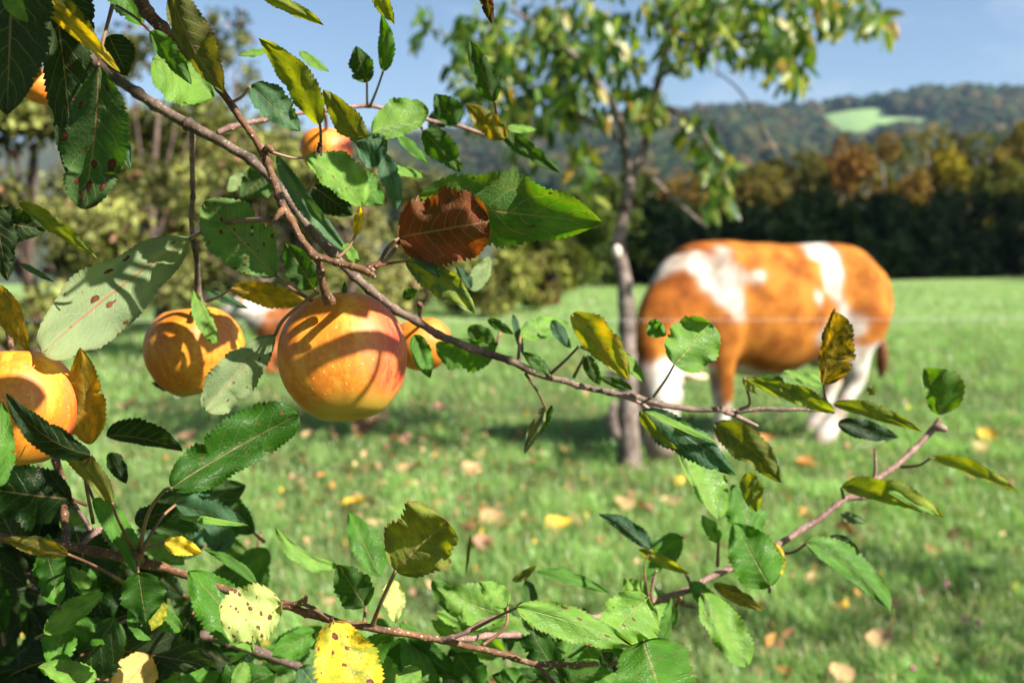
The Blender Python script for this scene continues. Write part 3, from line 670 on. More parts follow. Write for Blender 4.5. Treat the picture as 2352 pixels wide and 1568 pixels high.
branch('longspur2', [(1655, 942, .77, 5), (1690, 955, .77, 5), (1740, 978, .775, 3)], SHOOT, 'shoot', BR['long'])
branch('low', [(-120, 1215, .66, 12), (40, 1240, .64, 11), (150, 1252, .63, 10.5), (290, 1280, .62, 11), (320, 1292, .62, 12), (400, 1312, .615, 9.5), (510, 1350, .61, 9), (600, 1375, .605, 8.5), (683, 1398, .60, 8.5), (760, 1424, .60, 9), (850, 1442, .60, 8.5), (1000, 1466, .605, 7.5), (1150, 1500, .61, 7), (1230, 1524, .615, 6.5), (1300, 1526, .62, 6), (1372, 1524, .63, 5.5)], TWIG)
branch('lowspur', [(668, 1388, .60, 6), (692, 1381, .597, 7), (700, 1372, .595, 5), (702, 1364, .595, 2.5)], TWIG, 'bud', BR['low'])
branch('lowspur2', [(692, 1384, .597, 4.5), (730, 1404, .592, 4.5), (764, 1426, .59, 4)], TWIG, 'side_twig', BR['low'])
branch('lowarm', [(1010, 1470, .605, 6), (1060, 1455, .60, 5), (1110, 1425, .60, 4.5), (1160, 1410, .60, 4)], SHOOT, 'side_twig', BR['low'])
branch('lowtail', [(1226, 1524, .615, 5), (1250, 1545, .61, 5), (1290, 1590, .60, 5)], TWIG, 'side_twig', BR['low'])
branch('lowknob', [(322, 1292, .615, 10), (318, 1276, .612, 12), (312, 1268, .61, 9)], TWIG, 'bud', BR['low'])
branch('lowstub', [(190, 1250, .63, 6), (206, 1232, .635, 7), (222, 1222, .64, 7), (232, 1214, .64, 3)], SHOOT, 'bud', BR['low'])
branch('thick', [(-150, 1215, .86, 15), (0, 1282, .84, 13), (90, 1325, .83, 13), (217, 1390, .82, 13), (312, 1426, .82, 14), (390, 1458, .82, 13), (470, 1462, .82, 11), (525, 1472, .82, 13), (610, 1502, .82, 10), (700, 1540, .82, 8)], BARK)
branch('thickdrop', [(380, 1450, .815, 7), (378, 1475, .81, 6), (390, 1495, .81, 8), (392, 1505, .81, 3)], SHOOT, 'shoot', BR['thick'])
branch('thickfork', [(308, 1430, .815, 6), (322, 1470, .81, 5), (345, 1525, .80, 5), (358, 1560, .80, 3.5)], SHOOT, 'shoot', BR['thick'])
branch('right', [(1010, 1470, .64, 6), (1180, 1455, .70, 7), (1380, 1415, .78, 8), (1480, 1386, .80, 8.5), (1560, 1361, .81, 8), (1640, 1322, .82, 7.5), (1740, 1280, .83, 7.5), (1790, 1250, .84, 7.5), (1870, 1200, .85, 7), (1940, 1146, .86, 6.5), (2010, 1100, .87, 6.5), (2080, 1050, .88, 6.5), (2130, 1000, .89, 7), (2158, 962, .89, 5)], SHOOT)
branch('rightstub', [(1945, 1145, .86, 5.5), (1980, 1139, .86, 6), (2016, 1137, .86, 4.5)], SHOOT, 'shoot', BR['right'])
branch('rightbud', [(2140, 985, .89, 6), (2160, 980, .885, 9), (2174, 984, .885, 5)], SHOOT, 'bud', BR['right'])
branch('rightspur', [(1500, 1383, .80, 4), (1497, 1360, .80, 4), (1508, 1310, .80, 3)], SHOOT, 'shoot', BR['right'])
branch('rightspur2', [(1555, 1362, .81, 5), (1570, 1385, .81, 5), (1600, 1396, .81, 3)], SHOOT, 'shoot', BR['right'])
branch('rightup', [(2008, 1102, .87, 4), (2010, 1070, .87, 3.5), (2009, 1032, .87, 3)], SHOOT, 'shoot', BR['right'])
branch('leftdrop', [(118, 1015, .72, 8), (128, 1050, .715, 9), (140, 1100, .71, 10), (146, 1145, .70, 8), (150, 1250, .64, 8)], TWIG)
branch('leftdrop2', [(150, 1128, .71, 6), (175, 1165, .69, 5), (210, 1215, .65, 4.5)], SHOOT, 'shoot', BR['leftdrop'])
branch('overhead', [(-700, -900, .62, 30), (-100, -330, .56, 22), (300, -40, .58, 17)], BARK)

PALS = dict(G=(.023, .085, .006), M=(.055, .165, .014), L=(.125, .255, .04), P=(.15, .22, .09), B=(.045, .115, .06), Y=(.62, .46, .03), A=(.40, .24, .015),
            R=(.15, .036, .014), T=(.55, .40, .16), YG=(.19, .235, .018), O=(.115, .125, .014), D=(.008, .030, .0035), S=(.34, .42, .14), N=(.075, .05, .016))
NU, NV = 12, 60
LEAFN = [0]; LIT = []
def leaf(bx, by, tx, ty, hA, hB, d, lit, col, u=0, sp=.0, mo=0.0, mc='O', ed=0.0, fo=0.0, be=0.0, cu=0.0, wa=1.0, a=.58, b=.86, red=0.3, pet=None, pd=None, pr=3.2, pale=1.0, gx=None, gy=None, rim=0.115, world=None):
    LEAFN[0] += 1; rng = np.random.default_rng(LEAFN[0] * 13 + 5)
    NV = int(np.clip(math.hypot(tx - bx, ty - by) * .62, 44, 190)); v = np.linspace(0, 1, NV); uu = np.linspace(-1, 1, NU + 1)
    p0, p2 = np.array([bx, by], float), np.array([tx, ty], float)
    dr = p2 - p0; L = np.linalg.norm(dr); nn = np.array([dr[1], -dr[0]]) / L
    p1 = (p0 + p2) / 2 + nn * be * 2
    M = (1 - v)[:, None] ** 2 * p0 + 2 * ((1 - v) * v)[:, None] * p1 + (v ** 2)[:, None] * p2
    T = np.gradient(M, axis=0); T /= np.linalg.norm(T, axis=1)[:, None]
    Nn = np.stack([T[:, 1], -T[:, 0]], 1)
    vm = a / (a + b); wv = (np.clip(v, 1e-4, 1) ** a * np.clip(1 - v, 1e-4, 1) ** b) / (vm ** a * (1 - vm) ** b)
    wv = np.maximum(wv, .015)
    def edge(ph):
        nt = int(np.clip(L / 11, 10, 30)); q = (v * nt + ph) % 1
        tv = rng.uniform(.5, 1.35, nt + 2)[np.minimum((v * nt + ph).astype(int), nt + 1)]
        e = np.ones(NV)
        for _ in range(4): e += .038 * np.sin(v * rng.uniform(4, 22) + rng.uniform(0, 6.3))
        if rng.uniform() < .5:
            c = rng.uniform(.3, .85); e *= 1 - rng.uniform(.1, .3) * np.exp(-((v - c) / rng.uniform(.012, .03)) ** 2)
        return e * (1 - rim * .5), e * (1 - rim * tv * (1 - q) * np.clip(wv * 1.5, .2, 1))
    (sA, eA), (sB, eB) = edge(rng.uniform()), edge(rng.uniform())
    out = (np.abs(uu) > .99)[None]
    mA, mB = np.where(out, eA[:, None], sA[:, None]), np.where(out, eB[:, None], sB[:, None])
    sc = np.where(uu[None] > 0, hA * mA * wv[:, None], hB * mB * wv[:, None]) * uu[None]
    PX = M[:, None, 0] + Nn[:, None, 0] * sc; PY = M[:, None, 1] + Nn[:, None, 1] * sc
    m = K * d; cx, cy = M.mean(0)
    gx = lit * .75 if gx is None else gx; gy = lit * .75 if gy is None else gy
    Dp = d + gx * (PX - cx) * m - gy * (PY - cy) * m
    Dp = Dp + fo * np.abs(sc) * m
    Dp = Dp + cu * (v[:, None] - .5) ** 2 * 4
    tipc = rng.normal(0, .35); hw = (hA + hB) / 2 * m; ph = rng.uniform(0, 6.3, 6)
    au = np.abs(uu)[None]
    wave = (.10 * np.sin(v * 9 + ph[0])[:, None] * au ** 2 * np.where(uu > 0, 1, -.7)[None] + .07 * np.sin(v * 17 + ph[1])[:, None] * au ** 3 + .05 * np.sin(v[:, None] * 5 + uu[None] * 4 + ph[2])
            + .06 * np.sin(v * 23 + ph[3])[:, None] * au ** 3 * np.where(uu > 0, 1, 0)[None])
    vein = -.022 * np.abs(np.sin((v[:, None] - .26 * au ** 1.25) * 7.5 * math.pi)) * (1 - au ** 4) * (1 - 2 * u)
    Dp = Dp + (wave * wa * 1.9 + vein * 1.5) * hw + (tipc * np.clip(v - .55, 0, 1) ** 2 * 1.6)[:, None] * L * m
    Pw = unp(PX, PY, Dp).reshape(-1, 3)
    i = np.arange(NV - 1)[:, None] * (NU + 1) + np.arange(NU)[None]
    F = np.stack([i, i + 1, i + NU + 2, i + NU + 1], -1).reshape(-1, 4)
    f0 = F[len(F) // 2]; nrm = np.cross(Pw[f0[1]] - Pw[f0[0]], Pw[f0[2]] - Pw[f0[0]])
    k_ = F.reshape(NV - 1, NU, 4)[NV // 2]; nrm = sum(np.cross(Pw[q[2]] - Pw[q[0]], Pw[q[3]] - Pw[q[1]]) for q in k_)
    if (nrm @ (CP - Pw.mean(0)) < 0) != bool(u): F = F[:, ::-1]
    UV = np.stack([np.broadcast_to((uu[None] + 1) / 2, (NV, NU + 1)), np.broadcast_to(v[:, None], (NV, NU + 1))], -1).reshape(-1, 2)
    base = unp(bx, by, float(Dp[0, NU // 2]))
    if LEAFN[0] < 185 and abs(lit) >= .4 and col != 'D':
        for q in (NV // 5, NV // 2, NV * 4 // 5): LIT.append(Pw.reshape(NV, NU + 1, 3)[q, NU // 2])
    o = obj('leaf', Pw, np.ascontiguousarray(F), LEAF, TREE, pivot=base, UV=UV)
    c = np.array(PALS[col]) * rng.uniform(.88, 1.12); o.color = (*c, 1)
    o['spots'] = float(sp); o['mottle'] = float(mo); o['mottle_colour'] = [float(q) for q in PALS[mc]]; o['edge_brown'] = float(ed); o['rib_red'] = float(red); o['pale'] = float(pale)
    if pet:
        pd = d + .015 if pd is None else pd
        pts = [(bx, by, float(Dp[0, NU // 2]), pr)] + [(x, y, float(Dp[0, NU // 2]) + (pd - float(Dp[0, NU // 2])) * (k + 1) / len(pet), pr * 1.05) for k, (x, y) in enumerate(pet)]
        pts[-1] = (*pts[-1][:3], pr * 1.4)
        V, F = ptube(pts, n=14, k=7); obj('leaf_stalk', V, F, STALK, o)
    return o

# --- top left group
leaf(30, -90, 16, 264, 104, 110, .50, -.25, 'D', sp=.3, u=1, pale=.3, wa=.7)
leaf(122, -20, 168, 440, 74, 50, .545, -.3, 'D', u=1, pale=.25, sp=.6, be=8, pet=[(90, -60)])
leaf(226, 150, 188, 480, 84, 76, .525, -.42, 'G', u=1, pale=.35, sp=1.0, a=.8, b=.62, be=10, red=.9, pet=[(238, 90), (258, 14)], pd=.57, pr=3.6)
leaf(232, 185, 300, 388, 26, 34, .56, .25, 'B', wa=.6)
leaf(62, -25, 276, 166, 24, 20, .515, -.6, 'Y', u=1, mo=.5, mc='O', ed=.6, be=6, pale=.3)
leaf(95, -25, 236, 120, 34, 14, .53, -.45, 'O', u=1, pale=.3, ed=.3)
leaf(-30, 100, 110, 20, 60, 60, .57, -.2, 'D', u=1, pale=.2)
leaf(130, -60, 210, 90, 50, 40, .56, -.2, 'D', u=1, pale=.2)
leaf(5, -20, 64, 52, 22, 20, .47, .35, 'L')
leaf(172, 18, 190, -70, 42, 42, .64, .7, 'L', pet=[(176, 38)])
leaf(250, 82, 292, 174, 44, 40, .62, -.1, 'D', u=1, pale=.2)
leaf(350, 135, 492, 222, 34, 78, .66, .8, 'L', a=.5, b=.6, be=10, fo=-.2, pale=.5)
leaf(345, 72, 440, 194, 30, 20, .545, -.5, 'M', u=1, pale=.3, pet=[(310, 40), (268, 15)], pd=.58)
leaf(392, -20, 514, 214, 62, 30, .525, -.42, 'O', u=1, pale=.3, mo=.7, mc='N', ed=.9, be=-14, red=.8, pet=[(352, -60)])
leaf(612, 118, 545, 128, 9, 10, .70, .5, 'L', rim=.02)
leaf(250, -60, 330, 60, 40, 40, .68, .2, 'M')
# --- upper middle
leaf(576, 196, 690, 302, 44, 34, .60, .35, 'B', fo=-.35, pet=[(556, 222), (528, 238)], pd=.573, mo=.3, mc='L')
leaf(735, 286, 594, 88, 32, 40, .62, -.8, 'YG', u=1, pale=.2, ed=.5, sp=.4, be=-14, red=.8, pet=[(737, 310), (736, 345)], pd=.66)
leaf(688, 118, 756, 165, 10, 14, .72, .6, 'L')
leaf(840, 328, 742, 206, 34, 30, .64, -.6, 'O', u=1, pale=.2, mo=.5, mc='YG', red=.8, ed=.5, pet=[(845, 345)])
leaf(843, 190, 818, 106, 32, 27, .70, -.45, 'G', u=1, pale=.2, red=.6, pet=[(843, 222), (844, 246)], pd=.78, pr=2.6)
leaf(880, 164, 876, 34, 17, 24, .70, -.45, 'M', u=1, pale=.2, be=-6, red=.5, pet=[(866, 205), (850, 244)], pd=.78, pr=2.6)
leaf(848, -50, 906, 56, 20, 22, .62, -.55, 'YG', u=1, pale=.2, ed=1)
leaf(596, -14, 744, 58, 17, 18, .60, -.4, 'YG', u=1, pale=.3, ed=1, be=5, fo=.4)
leaf(856, 309, 984, 250, 54, 34, .68, .65, 'L', a=.5, b=.5, pet=[(847, 330)], pale=.4)
leaf(1052, 286, 998, 216, 30, 34, .78, -.3, 'G', u=1, pale=.2)
leaf(1162, 318, 1070, 238, 28, 28, .76, -.4, 'O', u=1, pale=.2, mo=.8, mc='A', ed=.5)
leaf(1150, 306, 1288, 398, 22, 18, .76, -.3, 'G', u=1, pale=.2)
leaf(1136, 234, 1078, 92, 28, 28, .74, -.4, 'G', u=1, pale=.25, red=.6, pet=[(1140, 280), (1120, 310)], pd=.82)
leaf(1108, -40, 1131, 56, 15, 17, .60, -.5, 'D', ed=1, mo=1, mc='R', wa=2.5)
leaf(972, 300, 1060, 394, 38, 30, .74, -.45, 'G', u=1, pale=.2, pet=[(960, 280)])
leaf(914, 312, 986, 376, 14, 13, .72, .4, 'M')
leaf(1166, 292, 1232, 298, 9, 12, .80, .7, 'L')
leaf(1020, 255, 985, 300, 25, 22, .84, -.2, 'D')
leaf(704, 362, 834, 470, 62, 32, .585, .85, 'L', a=.62, b=.5, sp=.4, be=8, red=.25, pet=[(668, 362), (612, 346)], pd=.567, pale=.5)
leaf(818, 330, 890, 322, 20, 60, .64, -.1, 'B', a=.4, b=.5)
leaf(868, 345, 912, 486, 26, 24, .64, .1, 'B', be=8)
leaf(800, 400, 882, 470, 40, 40, .67, .5, 'M', pale=.4)
leaf(874, 380, 986, 406, 11, 13, .78, .75, 'L')
leaf(636, 358, 812, 590, 20, 24, .64, .1, 'B', be=-12, fo=-.5, mo=.3, mc='L')
leaf(790, 560, 826, 606, 14, 14, .63, .5, 'L')
leaf(720, 428, 810, 494, 40, 40, .72, -.1, 'D')
leaf(735, 385, 800, 450, 36, 30, .74, -.1, 'G', pet=[(690, 470)])
leaf(816, 541, 828, 474, 11, 13, .57, -.6, 'Y', u=1, wa=3, ed=.5, pet=[(800, 570), (776, 592)], pd=.57, pale=.2)
leaf(624, 388, 552, 455, 42, 38, .80, -.2, 'G', u=1, pale=.4)
leaf(560, 400, 522, 440, 18, 18, .82, .7, 'P')
# --- around the spur and hero leaves
leaf(634, 634, 470, 462, 70, 72, .615, .12, 'M', u=1, pale=.55, a=.7, b=.62, mo=.3, mc='O', red=.8, sp=.4, pet=[(668, 662), (716, 690)], pd=.60, pr=3.6)
leaf(722, 662, 655, 560, 40, 36, .66, -.4, 'G', u=1, pale=.3, pet=[(728, 672)])
leaf(536, 662, 716, 696, 30, 30, .72, -.5, 'A', u=1, mo=.6, mc='G', pale=.15, pet=[(500, 682), (476, 692)], pd=.75)
leaf(470, 664, 572, 708, 8, 14, .82, .0, 'B')
leaf(437, 547, 98, 812, 84, 80, .632, .62, 'P', u=1, a=.72, b=.46, sp=.55, red=1, rim=.05, be=-12, fo=.12, gx=.35, gy=.5, pet=[(478, 526), (545, 508), (628, 504)], pd=.575, pr=5.2, ed=.35)
leaf(916, 545, 1124, 508, 96, 86, .606, -.36, 'R', u=1, pale=.1, a=.42, b=.36, mo=.5, mc='N', ed=.6, red=0, pet=[(890, 570), (872, 600), (846, 615)], pd=.567, pr=4.4)
leaf(962, 452, 1381, 509, 92, 76, .64, -.46, 'M', u=1, pale=.28, a=.62, b=.78, sp=.35, red=.45, be=-8, pet=[(905, 575), (855, 620)], pd=.567, pr=4.5, mo=.3, mc='YG')
leaf(932, 600, 1092, 722, 30, 40, .62, -.25, 'YG', u=1, mo=.9, mc='B', pale=.2, be=18, wa=1.6, pet=[(900, 604), (862, 612)], pd=.567)
leaf(948, 592, 1010, 638, 24, 6, .612, .4, 'B')
leaf(1084, 668, 1126, 588, 24, 22, .76, .75, 'P')
leaf(1082, 662, 1046, 610, 10, 16, .74, .1, 'B')
leaf(926, 684, 958, 664, 15, 14, .72, -.5, 'G', u=1, pale=.1)
leaf(790, 679, 792, 646, 6, 6, .62, -.3, 'G')
leaf(443, 664, 498, 788, 16, 28, .74, .7, 'L', a=.9, b=.6)
leaf(632, 769, 474, 944, 56, 50, .605, .38, 'P', u=1, a=.72, b=.42, fo=.45, sp=.5, ed=.4, red=.6, pale=.75, be=-6, pet=[(650, 735), (700, 692), (728, 672)], pd=.585, pr=4)
leaf(394, 1121, 686, 952, 74, 60, .565, .5, 'G', a=.5, b=.4, sp=.3, red=.35, be=6, fo=-.25, pet=[(375, 1128), (340, 1180), (320, 1262)], pd=.61, pr=4, wa=1.4)
leaf(640, 940, 688, 948, 10, 14, .60, -.2, 'D')
leaf(392, 896, 348, 878, 8, 10, .82, -.2, 'D')
# --- left edge
leaf(-14, 470, 18, 645, 40, 50, .60, -.15, 'D', u=1, pale=.2, pet=[(-40, 440)])
leaf(-20, 505, 105, 530, 40, 40, .62, -.2, 'D', u=1, pale=.2)
leaf(42, 464, 224, 594, 20, 18, .60, -.62, 'YG', u=1, pale=.2, mo=.5, mc='G', be=5)
leaf(46, 604, 124, 648, 7, 8, .66, .1, 'B')
leaf(-5, 655, 66, 806, 26, 34, .62, -.5, 'A', u=1, mo=.7, mc='O', pale=.1, pet=[(-20, 640)])
leaf(208, 1044, 14, 902, 38, 34, .528, -.25, 'D', u=0, be=26, ed=.2, pet=[(195, 1090), (214, 1200)], pd=.64)
leaf(258, 1155, 92, 980, 26, 30, .555, -.45, 'O', u=1, be=-14, pale=.2, ed=.4, mo=.4, mc='YG', pet=[(272, 1195), (308, 1265)], pd=.61)
leaf(-6, 1118, 4, 922, 36, 40, .52, .6, 'M', pale=.4)
leaf(206, 1020, 184, 798, 46, 48, .60, -.35, 'A', u=1, mo=.7, mc='O', pale=.1)
leaf(244, 1000, 420, 1036, 46, 16, .70, -.4, 'D', u=1, pale=.1, be=10, wa=.6)
leaf(250, 1040, 290, 1110, 25, 20, .66, -.2, 'D')
# --- bottom left in sharp focus
leaf(156, 1272, 4, 1236, 22, 24, .565, -.45, 'O', u=1, mo=.6, mc='A', pale=.2, pet=[(220, 1300), (288, 1338)], pd=.60, ed=.4)
leaf(108, 1272, 130, 1348, 40, 38, .60, .25, 'G')
leaf(318, 1314, 336, 1428, 56, 52, .58, .12, 'G', red=.3, pet=[(314, 1290), (310, 1272)], pd=.61)
leaf(377, 1245, 464, 1268, 24, 22, .585, .25, 'Y', wa=2, ed=.5, pet=[(345, 1255), (318, 1270)], pd=.61, mo=.4, mc='YG')
leaf(376, 1378, 348, 1448, 20, 24, .60, .55, 'YG', mo=.4, mc='Y')
leaf(404, 1158, 562, 1202, 42, 30, .64, .05, 'B', pet=[(370, 1190), (322, 1268)], pd=.61, mo=.4, mc='G')
leaf(410, 1186, 572, 1206, 8, 10, .632, .8, 'L')
leaf(588, 1338, 466, 1260, 12, 15, .66, .5, 'M', be=-8)
leaf(646, 1385, 506, 1424, 74, 66, .555, .72, 'S', a=.48, b=.36, sp=.75, ed=.5, red=.2, pet=[(668, 1385)], pd=.59, rim=.12)
leaf(766, 1426, 862, 1650, 74, 84, .54, .78, 'Y', a=.55, b=.6, sp=.95, mo=.9, mc='YG', red=.3, ed=.4, be=-8, pet=[(762, 1420)], pd=.595)
leaf(908, 1310, 1026, 1196, 98, 74, .56, -.42, 'YG', u=1, pale=.2, a=.5, b=.34, mo=.7, mc='O', ed=.8, red=.8, fo=-.35, wa=1.6, rim=.11, pet=[(890, 1350), (868, 1400), (855, 1436)], pd=.60, pr=4.5)
leaf(840, 1392, 776, 1296, 48, 46, .66, -.4, 'G', u=1, pale=.2, red=.4, pet=[(836, 1430)], pd=.61)
leaf(872, 1322, 800, 1172, 34, 42, .72, .55, 'M', pale=.4)
leaf(776, 1298, 632, 1208, 26, 12, .72, .65, 'L', be=22)
leaf(905, 1332, 908, 1430, 26, 32, .62, .55, 'S', ed=.9, mo=.4, mc='T')
leaf(1166, 1392, 1100, 1336, 24, 32, .66, .6, 'L', pet=[(1160, 1440), (1110, 1480)], pd=.62)
leaf(1188, 1394, 1456, 1484, 36, 48, .575, .62, 'L', sp=.8, ed=.7, red=.1, be=8, rim=.13, wa=1.6, pet=[(1150, 1412), (1080, 1448)], pd=.60)
leaf(1489, 1372, 1408, 1462, 92, 60, .60, .72, 'L', a=.5, b=.42, sp=.5, ed=.3, be=-6, pale=.4, pet=[(1492, 1382)], pd=.80)
leaf(1478, 1470, 1536, 1650, 96, 104, .565, .72, 'M', a=.45, b=.6, sp=.35, ed=.3, fo=.35, pet=[(1450, 1500), (1400, 1528)], pd=.63)
leaf(1612, 1364, 1716, 1530, 50, 38, .76, .68, 'L', sp=.35, a=.5, b=.5, pale=.4, wa=1.4, pet=[(1600, 1370)], pd=.81)
leaf(1640, 1340, 1756, 1402, 18, 18, .78, -.4, 'O', u=1, ed=1, mo=.5, mc='A', pale=.2)
leaf(1234, 1312, 1400, 1362, 14, 18, .76, .6, 'M', be=10, pale=.4)
leaf(1176, 1334, 1232, 1298, 8, 14, .75, -.3, 'O', u=1, pale=.2)
leaf(1497, 1260, 1374, 1180, 16, 26, .80, -.05, 'B', be=-6, mo=.6, mc='D', pet=[(1480, 1300), (1490, 1370)], pd=.80, pr=2)
leaf(1468, 1262, 1584, 1318, 14, 14, .80, -.5, 'YG', u=1, pale=.2, wa=2.4)
leaf(1650, 1246, 1612, 1182, 16, 20, .82, .7, 'L', wa=2, pet=[(1648, 1300)], pd=.82)
leaf(1702, 1222, 1802, 1296, 30, 24, .80, -.45, 'YG', u=1, mo=.6, mc='A', ed=.7, pale=.2, pet=[(1708, 1200)])
leaf(1780, 1250, 1798, 1320, 16, 18, .80, .4, 'Y', mo=.6, mc='O')
leaf(1852, 1248, 2050, 1408, 44, 26, .80, .55, 'M', be=22, ed=.3, pale=.4, mo=.3, mc='L', pet=[(1820, 1268), (1780, 1270)], pd=.83)
leaf(1900, 1238, 1976, 1270, 24, 10, .815, -.1, 'D')
leaf(1560, 1036, 1652, 1192, 62, 18, .74, .7, 'L', pale=.4, a=.5, b=.5, ed=.3)
leaf(1474, 944, 1690, 1092, 34, 50, .71, -.12, 'B', mo=.7, mc='D', be=10, fo=.2)
leaf(1470, 942, 1556, 1030, 10, 16, .705, -.6, 'YG', u=1, pale=.2, be=-8)
leaf(1480, 944, 1655, 1022, 12, 6, .70, .7, 'L')
leaf(1640, 974, 1794, 1108, 40, 40, .74, -.42, 'O', u=1, pale=.2, mo=.5, mc='G', be=14)
leaf(1748, 1010, 1800, 1112, 16, 10, .75, .5, 'B', mo=.5, mc='L')
leaf(1716, 1085, 1738, 1176, 28, 26, .74, -.55, 'YG', u=1, pale=.2, ed=.4, mo=.4, mc='G')
leaf(1916, 946, 1710, 868, 16, 30, .74, -.5, 'YG', u=1, pale=.2, mo=.7, mc='G', ed=.7, wa=1.8, pet=[(1912, 946)], pd=.79)
leaf(1708, 868, 1740, 905, 10, 12, .742, -.5, 'YG', u=1, pet=[(1722, 925), (1700, 940)], pd=.77)
leaf(1914, 928, 2118, 992, 22, 16, .77, -.5, 'YG', u=1, pale=.2, mo=.6, mc='G', be=10)
leaf(1924, 972, 2064, 1004, 24, 24, .80, -.1, 'D', mo=.4, mc='B')
leaf(1960, 1025, 2062, 1000, 8, 12, .86, .8, 'P')
leaf(1892, 884, 1917, 716, 22, 66, .72, -.4, 'A', u=1, mo=.85, mc='D', pale=.05, ed=.7, red=.2, b=.6, pet=[(1895, 910), (1906, 944)], pd=.79, pr=3)
leaf(1908, 740, 1918, 706, 6, 6, .72, -.3, 'R', mo=.5, mc='T', wa=3)
leaf(2162, 952, 2122, 846, 26, 76, .84, -.45, 'M', u=1, pale=.2, ed=.4, mo=.4, mc='O', be=-4, red=.6)
leaf(2118, 862, 2150, 930, 4, 10, .86, .7, 'P')
leaf(2138, 1052, 2340, 1132, 26, 8, .83, -.5, 'YG', u=1, pale=.2, mo=.4, mc='G', be=6, ed=.4, pet=[(2110, 1068), (2070, 1072)], pd=.88, pr=2.8)
leaf(1932, 1120, 2168, 1188, 44, 14, .80, -.5, 'YG', u=1, pale=.2, mo=.5, mc='G', ed=.6, be=8, wa=1.5, pet=[(1938, 1144)])
leaf(2040, 1130, 2150, 1186, 16, 4, .795, .6, 'L')
leaf(1195, 772, 1306, 742, 34, 22, .76, .7, 'L', pet=[(1190, 830)], pd=.72)
leaf(1268, 735, 1312, 800, 14, 18, .75, .05, 'B')
leaf(1312, 722, 1446, 872, 44, 36, .69, -.6, 'YG', u=1, pale=.2, mo=.6, mc='A', ed=.6, sp=.3, be=8, red=.4)
leaf(1436, 812, 1482, 878, 12, 20, .70, .6, 'L', ed=.4)
leaf(1330, 795, 1380, 808, 6, 6, .70, -.3, 'O', pet=[(1300, 826), (1258, 864)], pd=.73)
leaf(1548, 838, 1634, 742, 66, 66, .70, .7, 'L', a=.46, b=.45, pale=.3, mo=.25, mc='B', wa=1.3, gx=.6, gy=.35, pet=[(1530, 870), (1502, 910)], pd=.755, pr=2.6)
leaf(1488, 742, 1530, 770, 22, 24, .705, -.3, 'M', u=1, pale=.3, wa=2)
leaf(1262, 862, 1200, 808, 14, 20, .70, .2, 'G', mo=.5, mc='L', pet=[(1268, 868)], pd=.73)
leaf(1344, 816, 1378, 884, 18, 18, .76, -.3, 'G', u=1, pale=.2, pet=[(1318, 866)])
leaf(1452, 894, 1372, 866, 10, 14, .76, -.3, 'G', u=1, pale=.2)
leaf(1140, 792, 1000, 790, 66, 14, .78, -.45, 'M', u=1, pale=.25, a=.45, b=.45, pet=[(1150, 760)])
leaf(952, 768, 988, 868, 26, 24, .70, .35, 'M', fo=-.5)
leaf(1252, 934, 1204, 1042, 14, 16, .74, -.3, 'O', u=1, wa=3.5, ed=.6, mo=.7, mc='D', pet=[(1235, 900), (1207, 858)], pd=.725, pr=2.6)
leaf(1268, 930, 1240, 1000, 10, 8, .745, -.3, 'G', wa=3)
leaf(1120, 735, 1180, 768, 14, 10, .78, -.4, 'G', u=1, pale=.2)
leaf(1178, 722, 1202, 818, 10, 9, .76, .3, 'B')
leaf(1075, 752, 1142, 800, 26, 20, .84, -.4, 'G', u=1, pale=.2)
leaf(1996, 888, 2008, 908, 12, 12, .82, -.5, 'O', u=1)
leaf(1892, 884, 1798, 852, 14, 18, .80, .4, 'L', ed=.3)
leaf(1800, 872, 1730, 866, 8, 10, .80, .3, 'G')
# --- bottom edge
leaf(346, 1505, 258, 1610, 50, 46, .68, .6, 'T', mo=.3, mc='Y', u=1, pale=.2, pet=[(352, 1540)], pd=.80)
leaf(560, 1518, 548, 1610, 22, 24, .60, .6, 'L', sp=.5)
leaf(724, 1448, 624, 1506, 36, 30, .72, .5, 'M', pale=.4)
leaf(690, 1530, 760, 1620, 40, 40, .70, .5, 'B', mo=.4, mc='L')
leaf(960, 1530, 910, 1600, 28, 30, .66, .6, 'L', ed=.8)
leaf(1050, 1500, 1120, 1590, 36, 36, .72, -.2, 'G')
leaf(930, 1470, 1060, 1560, 34, 34, .74, -.2, 'G')
leaf(1180, 1440, 1300, 1500, 24, 24, .74, -.3, 'G', u=1, pale=.2)
leaf(1150, 1540, 1210, 1580, 26, 24, .76, .3, 'M')
leaf(1380, 1500, 1430, 1545, 20, 20, .66, -.2, 'D')
leaf(1000, 1408, 1100, 1440, 18, 16, .78, .5, 'L', wa=2)
leaf(1930, 1180, 1990, 1200, 12, 14, .88, -.3, 'G', u=1)
leaf(1080, 1230, 1070, 1320, 4, 4, .8, -.3, 'O')
